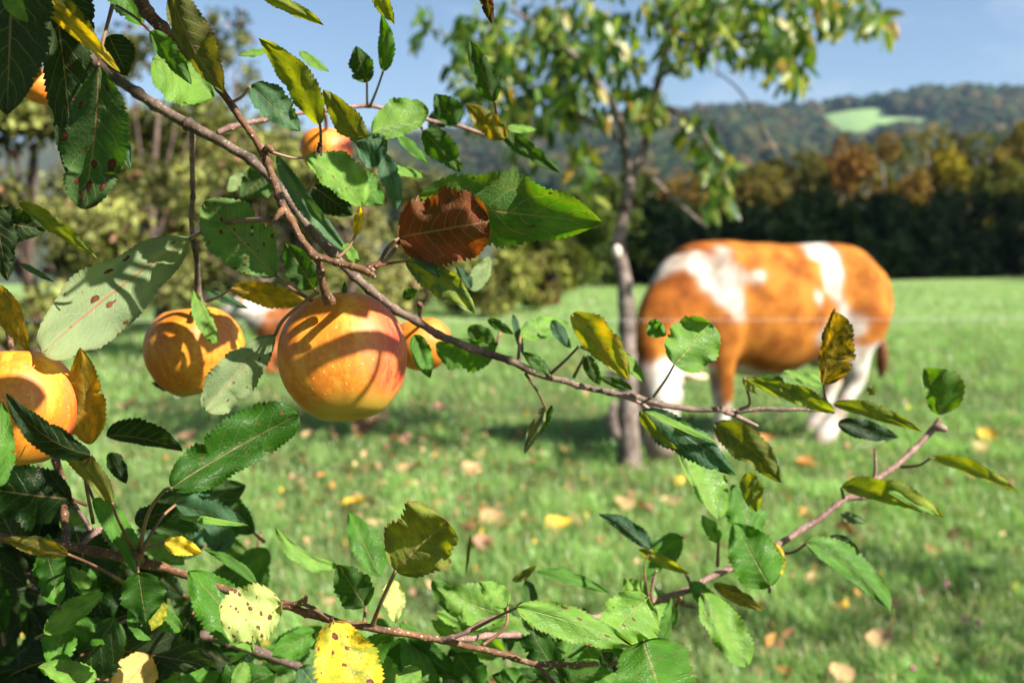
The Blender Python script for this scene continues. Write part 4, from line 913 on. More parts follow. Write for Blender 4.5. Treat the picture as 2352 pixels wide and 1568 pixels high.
# --- lit and shaded leaves deeper in the lower left
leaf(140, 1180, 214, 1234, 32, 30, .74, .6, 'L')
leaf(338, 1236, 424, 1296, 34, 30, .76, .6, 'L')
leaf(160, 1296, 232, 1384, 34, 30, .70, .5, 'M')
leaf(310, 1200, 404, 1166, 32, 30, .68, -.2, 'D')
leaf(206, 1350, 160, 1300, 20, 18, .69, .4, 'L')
rl = np.random.default_rng(77)
def fill(n, poly, d0, d1, cols, litr, size=(.05, .085)):
    k = 0; xs_, ys_ = [p[0] for p in poly], [p[1] for p in poly]
    while k < n:
        x, y = rl.uniform(min(xs_), max(xs_)), rl.uniform(min(ys_), max(ys_))
        if not inside(poly, x, y): continue
        k += 1; d = rl.uniform(d0, d1); L = rl.uniform(*size) / (K * d); a = rl.uniform(0, 6.28)
        w_ = L * rl.uniform(.18, .36); dx, dy = math.cos(a) * L / 2, math.sin(a) * L / 2
        lit = rl.uniform(*litr)
        leaf(x - dx, y - dy, x + dx, y + dy, w_, w_ * rl.uniform(.5, 1.1), d, lit, cols[rl.integers(len(cols))], u=int(lit < -.15), pale=.3, sp=.3 * (rl.uniform() < .3), be=rl.normal(0, .05) * L,
             pet=[(x - dx * 1.25 + rl.normal(0, 6), y - dy * 1.25 + rl.normal(0, 6))] if rl.uniform() < .7 else None)
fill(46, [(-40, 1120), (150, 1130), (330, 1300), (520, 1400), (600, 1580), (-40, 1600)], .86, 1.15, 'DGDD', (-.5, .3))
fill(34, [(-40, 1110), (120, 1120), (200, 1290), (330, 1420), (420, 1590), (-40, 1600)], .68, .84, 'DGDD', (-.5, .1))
fill(12, [(20, 1180), (330, 1180), (620, 1480), (600, 1570), (100, 1560)], .60, .70, 'MLM', (.4, .85), (.03, .055))
fill(7, [(1440, 1180), (1700, 1120), (1920, 1180), (1700, 1480), (1480, 1480)], .76, .86, 'LML', (.2, .8), (.04, .06))
fill(20, [(560, 1450), (1350, 1450), (1420, 1590), (560, 1590)], .66, .88, 'LMGML', (-.5, .85), (.04, .07))
fill(8, [(980, 1330), (1300, 1380), (1180, 1440), (960, 1420)], .68, .86, 'LMG', (-.4, .8), (.035, .055))
fill(12, [(420, 1380), (640, 1480), (1180, 1500), (1300, 1580), (420, 1600)], .78, 1.0, 'GMGD', (-.4, .4))
fill(8, [(280, 1180), (560, 1150), (620, 1380), (420, 1330)], .80, 1.0, 'GMB', (-.3, .3))

# --- leaves, twigs and crown added out of view to shade what hangs below
OVER = []; OVERMESH = []
for q in [(690, 745, .615), (740, 745, .605), (800, 745, .603), (860, 745, .61), (900, 730, .625), (690, 775, .61), (745, 770, .605), (870, 770, .606), (720, 880, .606), (780, 885, .605), (750, 850, .602), (850, 850, .605), (900, 840, .613), (880, 890, .61), (910, 870, .62),
          (350, 740, .82), (500, 740, .81), (500, 800, .807), (520, 850, .81), (480, 860, .805), (30, 815, .655), (60, 820, .651), (110, 850, .647), (150, 920, .646), (740, 300, .97), (780, 310, .98), (990, 780, .9), (540, 260, .57), (570, 300, .57), (700, 560, .57), (715, 585, .57), (620, 390, .57), (560, 520, .61), (500, 610, .60), (590, 640, .63), (420, 280, .7), (500, 320, .7)]:
    LIT.append(unr(*q))
LIT.append(unp(104, 190, .775))
LIT = np.array(LIT)
def off_view(P, size):
    x, y, d = proj(P); mg = size / (K * max(d, .05)) + 60
    return d < .05 or x < -mg or x > 2352 + mg or y < -mg or y > 1568 + mg
def clearance(C):
    """distance of point C from the nearest sun ray that has to stay open"""
    q = C - LIT; s = q @ SV; r = np.linalg.norm(q - s[:, None] * SV, axis=1)
    return r[s > 0].min() if (s > 0).any() else 9
def shade(px, py, d, size=.08, col='G', tmin=.12):
    P0 = unp(px, py, d); t = tmin
    while not off_view(P0 + SV * t, size * .75) and t < 2.5: t += .02
    t += rl.uniform(.0, .05)
    cands = [P0 + SV * t + rl.normal(0, .012 * (k > 0) * (1 + k / 12), 3) for k in range(24)]
    C = max(cands, key=lambda c: min(clearance(c), .05)- np.linalg.norm(c - cands[0]) * .3)
    size = min(size, clearance(C) * 1.6)
    if size < .025: return
    OVER.append(C)
    a1 = np.cross(SV, rl.normal(size=3)); a1 /= np.linalg.norm(a1); b1 = np.cross(SV, a1)
    a1 = a1 + SV * rl.normal(0, .25); nv, nu = 14, 7
    v = np.linspace(0, 1, nv); uu = np.linspace(-1, 1, nu)
    wv = np.maximum((v ** .55 * (1 - v) ** .7) / .52, .02) * size * .38
    P = C + (v[:, None, None] - .5) * size * a1 + (uu[None, :, None] * wv[:, None, None]) * b1 + SV * (.12 * size * (uu[None] ** 2) + .1 * size * np.sin(v * 5)[:, None])[..., None]
    F = grid_faces(nv, nu)
    UV = np.stack(np.broadcast_arrays((uu[None] + 1) / 2, v[:, None]), -1).reshape(-1, 2)
    OVERMESH.append((P.reshape(-1, 3), F, UV))
def shade_twig(pts, r, tmin=.12):
    P0 = [unr(x, y, d_) for x, y, d_ in pts]; t = tmin
    while not all(off_view(p + SV * t, .02) for p in P0) and t < 2.5: t += .02
    V, F = tube(catmull([p + SV * t for p in P0], 12), np.full(12, r), 8); obj('twig', V, F, TWIG, TREE)  # twig added above the view for a thin shadow on the apple
def shade_blade(A, B, hw, ext=.5, tmin=.12, a=.3, b=.3, col='G'):
    """leaf-shaped plate added above the view so that its shadow runs from A to B"""
    P = [unr(*A), unr(*B)]; t = tmin; P = [P[0] - ext * (P[1] - P[0]), P[1] + ext * (P[1] - P[0])]
    while not all(off_view(p + SV * t, .03) for p in P) and t < 2.5: t += .02
    A_, B_ = P[0] + SV * t, P[1] + SV * t; a1 = B_ - A_; b1 = np.cross(SV, a1); b1 /= np.linalg.norm(b1)
    nv, nu = 24, 7; v = np.linspace(0, 1, nv); uu = np.linspace(-1, 1, nu); vm = a / (a + b)
    wv = np.maximum(v ** a * (1 - v) ** b / (vm ** a * (1 - vm) ** b), .03) * hw * (1 + .06 * np.sin(v * 31))
    Pv = A_ + v[:, None, None] * a1 + (uu[None] * wv[:, None])[..., None] * b1 + SV * ((.01 * np.sin(v * 4))[:, None] + .3 * hw * uu[None] ** 2)[..., None]
    UV = np.stack(np.broadcast_arrays((uu[None] + 1) / 2, v[:, None]), -1).reshape(-1, 2)
    o = obj('leaf', Pv.reshape(-1, 3), grid_faces(nv, nu), LEAF, TREE, UV=UV); o.color = (*PALS[col], 1)  # added plate, shaped only for its shadow band on the apple
    for k_ in ('spots', 'mottle', 'edge_brown'): o[k_] = 0.0
    o['rib_red'] = .3; o['pale'] = .5; o['mottle_colour'] = list(PALS['O'])
shade_blade((700, 834, .606), (900, 784, .613), .0062)
shade_blade((720, 704, .622), (880, 698, .627), .0088)
shade_blade((740, 684, .630), (860, 682, .633), .0095)
shade_blade((918, 730, .627), (930, 820, .629), .0036, .4)
shade_twig([(897, 790, .602), (880, 840, .602), (850, 890, .602), (800, 950, .602)], .0018)
for x, y, d, s_ in [(20, 60, .5, .1), (60, 150, .5, .1), (10, 210, .5, .09), (120, 120, .54, .1), (150, 250, .54, .1), (160, 350, .54, .08), (215, 250, .525, .09), (240, 330, .525, .07), (200, 420, .525, .08),
                    (270, 120, .62, .1), (440, 60, .53, .1), (470, 140, .53, .09), (400, 20, .55, .1), (360, 100, .55, .07), (320, 40, .58, .1),
                    (10, 560, .6, .1), (60, 560, .6, .08), (60, 720, .62, .09), (200, 900, .62, .09), (120, 960, .56, .08), (40, 1020, .6, .1), (330, 1000, .7, .09), (180, 1080, .56, .07),
                    (20, 880, .6, .06), (100, 1010, .6, .1), (405, 830, .77, .06), (430, 880, .77, .05), (350, 690, .575, .05), (250, 760, .575, .05), (545, 600, .62, .06), (600, 590, .62, .055), (520, 520, .62, .05),
                    (330, 1370, .58, .07), (120, 1310, .6, .06), (90, 1240, .57, .06), (480, 1165, .64, .06),
                    (60, 1200, .8, .12), (60, 1320, .8, .12), (160, 1460, .8, .12), (50, 1440, .8, .12), (40, 1540, .8, .12), (160, 1560, .8, .1), (260, 1480, .9, .1), (440, 1420, .9, .1), (430, 1540, .9, .1), (230, 1300, .9, .1), (520, 1440, .9, .08),
                    (800, 690, .61, .05), (720, 695, .61, .05), (600, 40, .6, .05)]:
    shade(x, y, d, s_)
OV = np.array(OVER)
nv_ = len(OVERMESH[0][0])
o = obj('added_shade_foliage', np.concatenate([q[0] for q in OVERMESH]), np.concatenate([q[1] + k * nv_ for k, q in enumerate(OVERMESH)]), LEAF, TREE, UV=np.concatenate([q[2] for q in OVERMESH])); o.color = (*PALS['G'], 1); o['kind'] = 'stuff'  # leaves added out of view, each set to shade a spot below
for k_ in ('spots', 'mottle', 'edge_brown'): o[k_] = 0.0
o['rib_red'] = .3; o['pale'] = .5; o['mottle_colour'] = list(PALS['O'])
order = np.argsort(OV[:, 0])
for grp in np.array_split(order, 10):
    pts = OV[grp]; pts = pts[np.argsort(-pts[:, 2])]
    c = catmull([pts[0] + np.array([-.12, -.1, .25]), *pts[:5]], 40)
    k = [clearance(q) > .006 for q in c]; n = k.index(False) if False in k else 40
    if n >= 6:
        V, F = tube(c[:n], np.linspace(.005, .0015, n), 6); obj('twig', V, F, TWIG, TREE)  # twigs added to carry the shade leaves

V, F = tube(catmull([(-1.32, .9, -.1), (-1.28, .92, .6), (-1.2, .88, 1.2), (-1.05, .8, 1.8), (-.8, .6, 2.3)], 16), np.linspace(.10, .05, 16), 10, .05, rl); obj('trunk', V, F, TRUNK, TREE)
cc = rl.normal(size=(9000, 3)); cc /= np.linalg.norm(cc, axis=1)[:, None]
C = np.array([-.85, .25, 2.45]) + cc * (rl.uniform(0, 1, (9000, 1)) ** .45) * [1.7, 1.7, .75]
keep = [bool(off_view(c, .10)) and clearance(c) > .055 for c in C]
C = C[keep]
V, F, t = cards(C, .085, np.array((.045, .10, .018)), rl, .5, .3)
o = obj('foliage', V, F, FOLIAGE, TREE, pivot=(-.85, .25, 2.45), colattr=t, smooth=False); o['kind'] = 'stuff'  # unseen crown added to cut sky light, left open along kept sun rays

# fly on the lit leaf
fc = unp(733, 344, .583)
fly = empty('fly', tuple(fc)); tag(fly, 'tiny dark fly resting on the light green leaf', 'fly')
FLYM, n_, l_, b_ = new_mat('fly_body'); b_.inputs['Base Color'].default_value = (.03, .016, .01, 1); b_.inputs['Roughness'].default_value = .35
WINGM, n_, l_, b_ = new_mat('fly_wing'); b_.inputs['Base Color'].default_value = (.10, .06, .03, 1); b_.inputs['Roughness'].default_value = .2
parts = [(IV * [.0016, .0013, .0025] + fc, [tuple(f) for f in IF]), (IV * .0012 + fc + [.0002, 0, .0032], [tuple(f) for f in IF])]
V, F = join(parts); obj('body', V, F, FLYM, fly, pivot=fc)
for sx in (-1, 1):
    wv_ = np.array([fc + [0, -.0006, .001], fc + [sx * .0022, -.001, -.0015], fc + [sx * .0016, -.0008, -.0042], fc + [sx * .0004, -.0008, -.0035]]); obj('wing', wv_, [(0, 1, 2, 3)], WINGM, fly)
    for kz in (-.0012, .0004, .0018):
        V, F = tube(np.array([fc + [0, 0, kz], fc + [sx * .0024, -.0004, kz + .0006], fc + [sx * .0034, .001, kz - .0006]]), [.00018] * 3, 4); obj('leg', V, F, FLYM, fly)

# ------------------------------------------------------------------ pear tree with drooping leaves
PR = np.random.default_rng(9)
pb = ground_at(1446, 1078); PD = float(proj(pb)[2])
PEAR = empty('pear_tree', tuple(pb)); tag(PEAR, 'slender young pear tree with drooping leaves standing in front of the cow', 'tree')
def pbranch(name, pts, parent=PEAR, n=None, rough=.07):
    V, F = ptube([(x, y, PD + dz, r) for x, y, dz, r in pts], n, 9, rough, PR); return obj(name, V, F, TRUNK, parent)
trunk = pbranch('trunk', [(1447, 1095, 0, 34), (1446, 1060, 0, 27), (1442, 980, 0, 25), (1443, 900, 0, 22), (1441, 800, 0, 21), (1440, 720, 0, 20), (1434, 650, 0, 18), (1424, 590, .02, 17), (1420, 560, .02, 16), (1432, 500, 0, 14), (1440, 440, 0, 14), (1446, 405, 0, 14)], n=50)
pbranch('limb', [(1446, 412, 0, 12), (1436, 350, -.05, 10), (1430, 300, -.1, 9), (1400, 230, -.2, 8), (1330, 140, -.3, 7), (1250, 70, -.4, 5), (1170, 20, -.5, 4)])
pbranch('limb', [(1446, 412, 0, 12), (1468, 370, 0, 11), (1488, 310, .05, 10), (1500, 240, .05, 10), (1516, 170, .05, 9), (1540, 80, .1, 8), (1562, 0, .1, 7), (1580, -120, .1, 5)])
pbranch('limb', [(1516, 175, .05, 7), (1600, 130, .1, 6), (1720, 80, .2, 5), (1850, 40, .3, 4), (1990, 30, .35, 3), (2040, 60, .35, 2)])
pbranch('limb', [(1434, 330, -.05, 7), (1380, 290, .1, 6), (1300, 250, .2, 5), (1200, 180, .3, 4), (1080, 110, .35, 3), (980, 60, .35, 2)])
pbranch('limb', [(1500, 240, .05, 6), (1560, 260, -.1, 5), (1610, 300, -.2, 4), (1650, 370, -.25, 3), (1680, 460, -.3, 2)])
pbranch('limb', [(1495, 405, -.1, 2.5), (1540, 450, -.15, 4), (1590, 495, -.2, 4), (1622, 520, -.2, 3)])
pbranch('limb', [(1640, 160, .1, 2), (1700, 210, .1, 2.5), (1750, 290, .1, 3), (1792, 366, .1, 2)])
pbranch('limb', [(1400, 230, -.2, 5), (1330, 200, -.1, 4), (1240, 200, 0, 3), (1140, 220, .1, 2)])
pbranch('branch_stub', [(1435, 1010, 0, 14), (1410, 985, -.02, 15), (1404, 955, -.03, 13), (1412, 925, -.03, 7)], trunk)
kn, kf = IV * [.030, .03, .045] + unp(1417, 578, PD - .055), [tuple(f) for f in IF]
KN, n_, l_, b_ = new_mat('pale_knot'); b_.inputs['Base Color'].default_value = (.62, .52, .42, 1); b_.inputs['Roughness'].default_value = .9
obj('knot', kn, kf, KN, trunk)
CL = [(1100, 150, 80, 95, 80), (1180, 70, 140, 60, 62), (1250, 180, 110, 110, 130), (1330, 90, 90, 75, 85), (1330, 262, 80, 55, 40), (1215, 285, 60, 50, 30), (1420, 125, 60, 95, 60), (1478, 252, 58, 42, 42), (1600, 35, 140, 55, 115),
      (1700, 88, 115, 75, 110), (1800, 125, 70, 75, 60), (1850, 35, 110, 55, 80), (1960, 45, 70, 50, 40), (2022, 75, 35, 28, 9), (1600, 315, 38, 48, 20), (1648, 380, 42, 45, 26), (1668, 450, 20, 40, 8), (1625, 470, 18, 32, 7),
      (1335, 385, 50, 55, 24), (1370, 440, 30, 40, 8), (975, 70, 34, 50, 9), (1560, 130, 50, 50, 26), (1832, 180, 26, 28, 10), (1480, -60, 420, 60, 190), (1120, 260, 70, 50, 30), (1200, 380, 40, 50, 8)]
def pear_leaf_mesh(seed):
    r = np.random.default_rng(seed); nv, nu = 8, 5
    v = np.linspace(0, 1, nv); uu = np.linspace(-1, 1, nu)
    wv = np.maximum((v ** .5 * (1 - v) ** .7) / .53, .03) * .23
    cur = r.uniform(.1, .3)
    P = np.stack([uu[None] * wv[:, None], cur * (v[:, None] ** 2) + .25 * np.abs(uu[None]) * wv[:, None] * r.uniform(-1, 1.5) + r.normal(0, .012, (nv, nu)), -np.broadcast_to(v[:, None], (nv, nu))], -1)
    return P.reshape(-1, 3), grid_faces(nv, nu)
PLM = [pear_leaf_mesh(i) for i in range(4)]
PME = [mesh_data('pear_leaf', p, f, mats=[PEARLEAF]) for p, f in PLM]
pcol = np.array([(.032, .085, .010), (.06, .135, .016), (.13, .20, .022), (.24, .28, .05), (.34, .31, .10), (.30, .20, .03)])
leaves = []
for cx, cy, rx, ry, n in CL:
    for _ in range(int(n * 1.9)):
        a = PR.uniform(0, 6.28); r = math.sqrt(PR.uniform()); yellow = .42 if cx > 1550 or cy > 230 or cx < 1260 and cy < 130 else .08
        ci = PR.choice(6, p=np.array([.40 - yellow * .38, .30 - yellow * .14, .20 + yellow * .24, .06 + yellow * .2, .02 + yellow * .05, .02 + yellow * .03]))
        dz = PR.normal(0, .42); leaves.append((unp(cx + rx * r * math.cos(a), cy + ry * r * math.sin(a) - 18, PD + dz), PR.uniform(.09, .14), ci, PR.uniform(0, 6.28), PR.normal(0, .45), PR.normal(0, .45), cy > -10))
rank = sorted(range(len(leaves)), key=lambda i: (not leaves[i][6], float(proj(leaves[i][0])[2]) / leaves[i][1]))
mv, mf, mt, off = [], [], [], 0
for j, i in enumerate(rank):
    p, sz, ci, az, t1, t2, _v = leaves[i]; c = pcol[ci] * PR.uniform(.8, 1.2)
    if j < 290:
        o = bpy.data.objects.new('leaf', PME[j % 4]); COL.objects.link(o); o.parent = PEAR; o.location = p - PIV[PEAR]; o.scale = (sz,) * 3; o.rotation_euler = (t1, t2, az); o.color = (*c, 1)
    else:
        q = (PLM[j % 4][0] * sz) @ rotm(t1, t2, az).T + p; mv.append(q); mf.append(PLM[j % 4][1] + off); off += len(q); mt.append(np.repeat(c[None], len(q), 0))
o = obj('foliage', np.concatenate(mv), np.concatenate(mf), PEARMASS, PEAR, pivot=PIV[PEAR], colattr=np.concatenate(mt)); o['kind'] = 'stuff'

# ------------------------------------------------------------------ electric fence line behind the pear tree
FENCE = empty('electric_fence', (-3.4, 5.2, 0)); tag(FENCE, 'thin white electric fence tape strung level between plastic posts', 'fence')
WHITE, n_, l_, b_ = new_mat('white_tape'); b_.inputs['Base Color'].default_value = (.5, .5, .52, 1); b_.inputs['Roughness'].default_value = .6
wy = 5.3; wz = float(unp(1300, 735, wy)[2])
V, F = tube(np.array([(x, wy + .02 * x, wz + .0022 * (x * x - 4) * 0.25) for x in np.linspace(-3.4, 3.4, 30)]), np.full(30, .0011), 6); obj('tape', V, F, WHITE, FENCE)
for x in (-3.4, 3.4):
    V, F = tube(np.array([(x, wy + .02 * x, z) for z in (-.1, .3, .7, 1.1)]), [.012, .011, .010, .009], 8); obj('post', V, F, WHITE, FENCE)
    V, F = tube(np.array([(x, wy + .02 * x - .02, wz - .02), (x, wy + .02 * x - .01, wz), (x, wy + .02 * x - .02, wz + .02)]), [.006, .008, .006], 6); obj('insulator', V, F, WHITE, FENCE)

# ------------------------------------------------------------------ cows
def loft(st, k=20):
    """closed loft through stations (centre, half width, half height, axis-normal vectors by finite difference)"""
    C = np.array([s[0] for s in st], float); T = np.gradient(C, axis=0); T /= np.linalg.norm(T, axis=1)[:, None]
    th = np.linspace(0, 2 * math.pi, k, endpoint=False); V = []
    for (c, rw_, rh), t in zip(st, T):
        side = np.array([0, 1.0, 0]); up = np.cross(t, side); up /= np.linalg.norm(up); side = np.cross(up, t)
        V.append(np.array(c) + np.cos(th)[:, None] * side * rw_ + np.sin(th)[:, None] * up * rh)
    n = len(st); V = np.concatenate(V + [C[:1], C[-1:]]); F = []
    for i in range(n - 1):
        for j in range(k): F.append((i * k + j, i * k + (j + 1) % k, (i + 1) * k + (j + 1) % k, (i + 1) * k + j))
    for j in range(k): F.append((n * k, (j + 1) % k, j)); F.append((n * k + 1, (n - 1) * k + j, (n - 1) * k + (j + 1) % k))
    return V, F
def smooth_loft(st, n, k=20):
    a = np.array([(*s[0], s[1], s[2]) for s in st], float); c = catmull(a, n)
    return loft([(q[:3], max(q[3], .004), max(q[4], .004)) for q in c], k)
def remeshed(name, parts, voxel, mats):
    V, F = join(parts); me = mesh_data(name, V, F); ob = bpy.data.objects.new(name, me); COL.objects.link(ob)
    r = ob.modifiers.new('r', 'REMESH'); r.mode = 'VOXEL'; r.voxel_size = voxel
    s = ob.modifiers.new('s', 'SMOOTH'); s.factor = .5; s.iterations = 22
    dg = bpy.context.evaluated_depsgraph_get(); m2 = bpy.data.meshes.new_from_object(ob.evaluated_get(dg))
    n = len(m2.vertices); co = np.empty(n * 3, np.float32); m2.vertices.foreach_get('co', co); co = co.reshape(-1, 3)
    fs = [tuple(p.vertices) for p in m2.polygons]
    bpy.data.objects.remove(ob); bpy.data.meshes.remove(me); bpy.data.meshes.remove(m2)
    return co.astype(float), fs
m, n, l, b = new_mat('cow_coat'); g = G(n, l)
tc_ = n.new('ShaderNodeTexCoord').outputs['Object']; c0 = g.attr('tint', 'GEOMETRY').outputs['Color']
n1 = g.noise(tc_, 5.0, 3, .55); mpn = n.new('ShaderNodeMapping'); mpn.inputs['Scale'].default_value = (1, 1, .3); l.new(tc_, mpn.inputs[0]); n2 = g.noise(mpn.outputs[0], 60, 3, .6)
c0 = g.mix(.75, c0, g.mix(g.rng(n1, .35, .65), g.mix(1.0, c0, (.45, .33, .27), 'MULTIPLY'), g.mix(1.0, c0, (1.3, 1.4, 1.5), 'MULTIPLY')))
c0 = g.mix(.25, c0, g.mix(1.0, c0, g.mix(n2, (.4, .4, .4), (1.5, 1.5, 1.5)), 'MULTIPLY'))
l.new(c0, b.inputs['Base Color']); b.inputs['Roughness'].default_value = .85; b.inputs['Specular IOR Level'].default_value = .1
l.new(g.bump(n2, .3, .006), b.inputs['Normal'])
COAT = m
HOOF, n_, l_, b_ = new_mat('hoof_horn'); b_.inputs['Base Color'].default_value = (.28, .22, .16, 1); b_.inputs['Roughness'].default_value = .6
NOSE, n_, l_, b_ = new_mat('muzzle_skin'); b_.inputs['Base Color'].default_value = (.42, .25, .20, 1); b_.inputs['Roughness'].default_value = .4
EYE, n_, l_, b_ = new_mat('dark_eye'); b_.inputs['Base Color'].default_value = (.01, .008, .006, 1); b_.inputs['Roughness'].default_value = .1

YAW = R(27); FWD = np.array([-math.cos(YAW), -math.sin(YAW), 0]); LFT = np.array([math.sin(YAW), -math.cos(YAW), 0])
CC = np.array([1.80, 6.93, 0])
def cw(p): p = np.asarray(p, float); return CC + p[..., :1] * FWD + p[..., 1:2] * LFT + p[..., 2:] * np.array([0, 0, 1.0])
body = smooth_loft([((-.97, 0, 1.14), .05, .09), ((-.93, 0, 1.12), .15, .20), ((-.82, 0, 1.10), .22, .27), ((-.66, 0, 1.09), .255, .325), ((-.48, 0, 1.05), .275, .375), ((-.25, 0, .99), .325, .425), ((.0, 0, .945), .365, .47), ((.25, 0, .965), .35, .455), ((.46, 0, 1.02), .29, .41), ((.64, 0, 1.04), .235, .375), ((.80, 0, 1.0), .17, .30), ((.91, 0, .94), .08, .17)], 44, 30)
ISV, ISF = ico(2); ISF = [tuple(f) for f in ISF]
bones = [(ISV * rr + c, ISF) for c, rr in [((-.60, .17, 1.22), (.18, .11, .12)), ((-.60, -.17, 1.22), (.18, .11, .12)), ((-.84, .09, 1.14), (.13, .09, .11)), ((-.84, -.09, 1.14), (.13, .09, .11)), ((.48, .17, 1.10), (.20, .12, .28)), ((.48, -.17, 1.10), (.20, .12, .28)),
         ((.42, 0, 1.36), (.34, .08, .07)), ((-.74, .18, .98), (.21, .14, .29)), ((-.74, -.18, .98), (.21, .14, .29))]]
neck = smooth_loft([((.45, 0, 1.06), .24, .34), ((.68, .0, 1.02), .22, .32), ((.86, .03, .90), .185, .27), ((.97, .07, .76), .15, .21), ((1.02, .11, .62), .125, .16)], 20, 20)
hd = smooth_loft([((1.0, .13, .70), .10, .08), ((1.01, .13, .64), .15, .12), ((1.045, .14, .54), .165, .145), ((1.07, .15, .44), .155, .135), ((1.085, .155, .32), .125, .115), ((1.09, .16, .20), .108, .10), ((1.09, .16, .10), .115, .095), ((1.085, .16, .05), .09, .07), ((1.08, .16, .035), .03, .03)], 30, 18)
def turn(VF, ang=R(52), c=(1.04, .14)):
    V, F = VF; q = np.array(V, float); x, y = q[:, 0] - c[0], q[:, 1] - c[1]
    q[:, 0] = c[0] + x * math.cos(ang) - y * math.sin(ang); q[:, 1] = c[1] + x * math.sin(ang) + y * math.cos(ang); return q, F
hd = turn(hd)
def leg(pts): return smooth_loft([((x, y, z), rw_ * (1.3 if z < .6 else 1.1), rl_ * (1.28 if z < .6 else 1.05)) for x, y, z, rw_, rl_ in pts], 26, 14)
fl_ = leg([(.55, .17, 1.0, .10, .17), (.58, .19, .78, .105, .15), (.57, .185, .60, .08, .095), (.555, .18, .46, .058, .062), (.55, .175, .40, .06, .065), (.545, .17, .28, .042, .045), (.545, .17, .16, .042, .046), (.56, .17, .11, .052, .058), (.58, .17, .05, .058, .07), (.585, .17, .01, .06, .075)])
fr_ = leg([(.52, -.17, 1.0, .10, .17), (.60, -.19, .78, .105, .15), (.66, -.185, .60, .08, .095), (.70, -.18, .46, .058, .062), (.71, -.175, .40, .06, .065), (.71, -.17, .28, .042, .045), (.71, -.17, .16, .042, .046), (.73, -.17, .11, .052, .058), (.75, -.17, .05, .058, .07), (.755, -.17, .01, .06, .075)])
hl_ = leg([(-.72, .16, 1.08, .14, .24), (-.64, .20, .85, .15, .23), (-.58, .20, .68, .115, .17), (-.61, .19, .54, .075, .10), (-.63, .185, .44, .055, .075), (-.57, .18, .34, .045, .055), (-.47, .18, .20, .044, .050), (-.41, .18, .12, .055, .06), (-.36, .18, .05, .06, .075), (-.35, .18, .01, .062, .08)])
hr_ = leg([(-.74, -.16, 1.08, .14, .24), (-.72, -.20, .85, .15, .23), (-.70, -.20, .68, .115, .17), (-.77, -.19, .54, .075, .10), (-.81, -.185, .44, .055, .075), (-.77, -.18, .34, .045, .055), (-.71, -.18, .20, .044, .050), (-.67, -.18, .12, .055, .06), (-.62, -.18, .05, .06, .075), (-.61, -.18, .01, .062, .08)])
udder = (IV * [.17, .13, .10] + [-.50, 0, .60], [tuple(f) for f in IF])
dewlap = smooth_loft([((.90, .02, .80), .05, .14), ((.78, .01, .66), .05, .13), ((.62, 0, .60), .07, .12)], 8, 12)
tail = smooth_loft([((-.90, 0, 1.26), .04, .05), ((-.98, 0, 1.18), .03, .035), ((-1.01, .02, 1.05), .022, .022), ((-1.02, .04, .82), .018, .018), ((-1.02, .05, .70), .016, .016)], 16, 8)
co, fs = remeshed('body', [body, neck, hd, fl_, fr_, hl_, hr_, udder, dewlap, tail, *bones], .019, None)
W = cw(co); X_, Y_, _ = proj(W)
ora = np.array((.31, .108, .016)); whi = np.array((.46, .42, .365)); brn = np.array((.16, .07, .03))
jx = np.array([noise.noise(tuple(p * 6)) for p in co]); jy = np.array([noise.noise(tuple(p * 6 + 31)) for p in co]); xx, yy = X_ + jx * 14, Y_ + jy * 14
near = co[:, 1] > -.02
WP = [[(1500, 612), (1545, 585), (1600, 582), (1645, 590), (1640, 570), (1675, 572), (1692, 605), (1722, 620), (1756, 622), (1752, 642), (1712, 646), (1700, 662), (1716, 732), (1690, 742), (1652, 690), (1640, 668), (1612, 664), (1606, 630), (1570, 612), (1520, 630), (1490, 660), (1488, 640)],
      [(1815, 540), (1870, 540), (1900, 560), (1926, 585), (1940, 625), (1934, 662), (1942, 690), (1962, 716), (1990, 735), (1978, 775), (1948, 775), (1935, 740), (1918, 690), (1904, 672), (1896, 640), (1898, 600), (1870, 590), (1838, 575)],
      [(1880, 765), (1900, 745), (1915, 760), (1905, 790), (1885, 795)], [(1870, 676), (1884, 672), (1894, 686), (1884, 700), (1872, 694)]]
wm = np.zeros(len(co), bool)
for pl in WP: wm |= inside(pl, xx, yy) & near
far = ~near & (np.array([noise.noise(tuple(p * 2.2 + 9)) for p in co]) > .12); wm |= far & (co[:, 2] > .55)
wm |= (co[:, 0] > .84) & (co[:, 2] < .655 + .04 * jx) & (np.hypot(co[:, 0] - 1.06, co[:, 1] - .15) < .24)                                  # face
wm |= (co[:, 2] < .66 + .05 * jx) & (np.abs(co[:, 1]) < .17) & (co[:, 0] < .40) & (co[:, 0] > -.62)        # belly, udder
wm |= (co[:, 2] < .38 + .06 * jx) & (co[:, 0] < .9)                                       # socks
wm |= (co[:, 0] < -.45) & (co[:, 2] < .70 + .05 * jx) & (co[:, 2] > .36) & (co[:, 1] > 0) & (co[:, 0] > -.76)
wm |= (co[:, 2] < .62) & (co[:, 2] > .3) & (co[:, 0] > .56) & (co[:, 1] > .0) & (co[:, 0] < .72) & (co[:, 1] < .22)
colv = np.where(wm[:, None], whi, ora * (1 + .3 * jx[:, None]))
colv[~wm & (co[:, 0] > .62) & (co[:, 2] > .95)] *= (.72, .62, .6)
colv[(co[:, 0] < -.985) & (co[:, 2] < .80)] = brn
eds = np.array([(a, b) for f in fs for a, b in zip(f, f[1:] + f[:1])])
for _ in range(5):
    acc = np.zeros_like(colv); cnt = np.zeros(len(colv)); np.add.at(acc, eds[:, 0], colv[eds[:, 1]]); np.add.at(cnt, eds[:, 0], 1); colv = .4 * colv + .6 * acc / np.maximum(cnt, 1)[:, None]
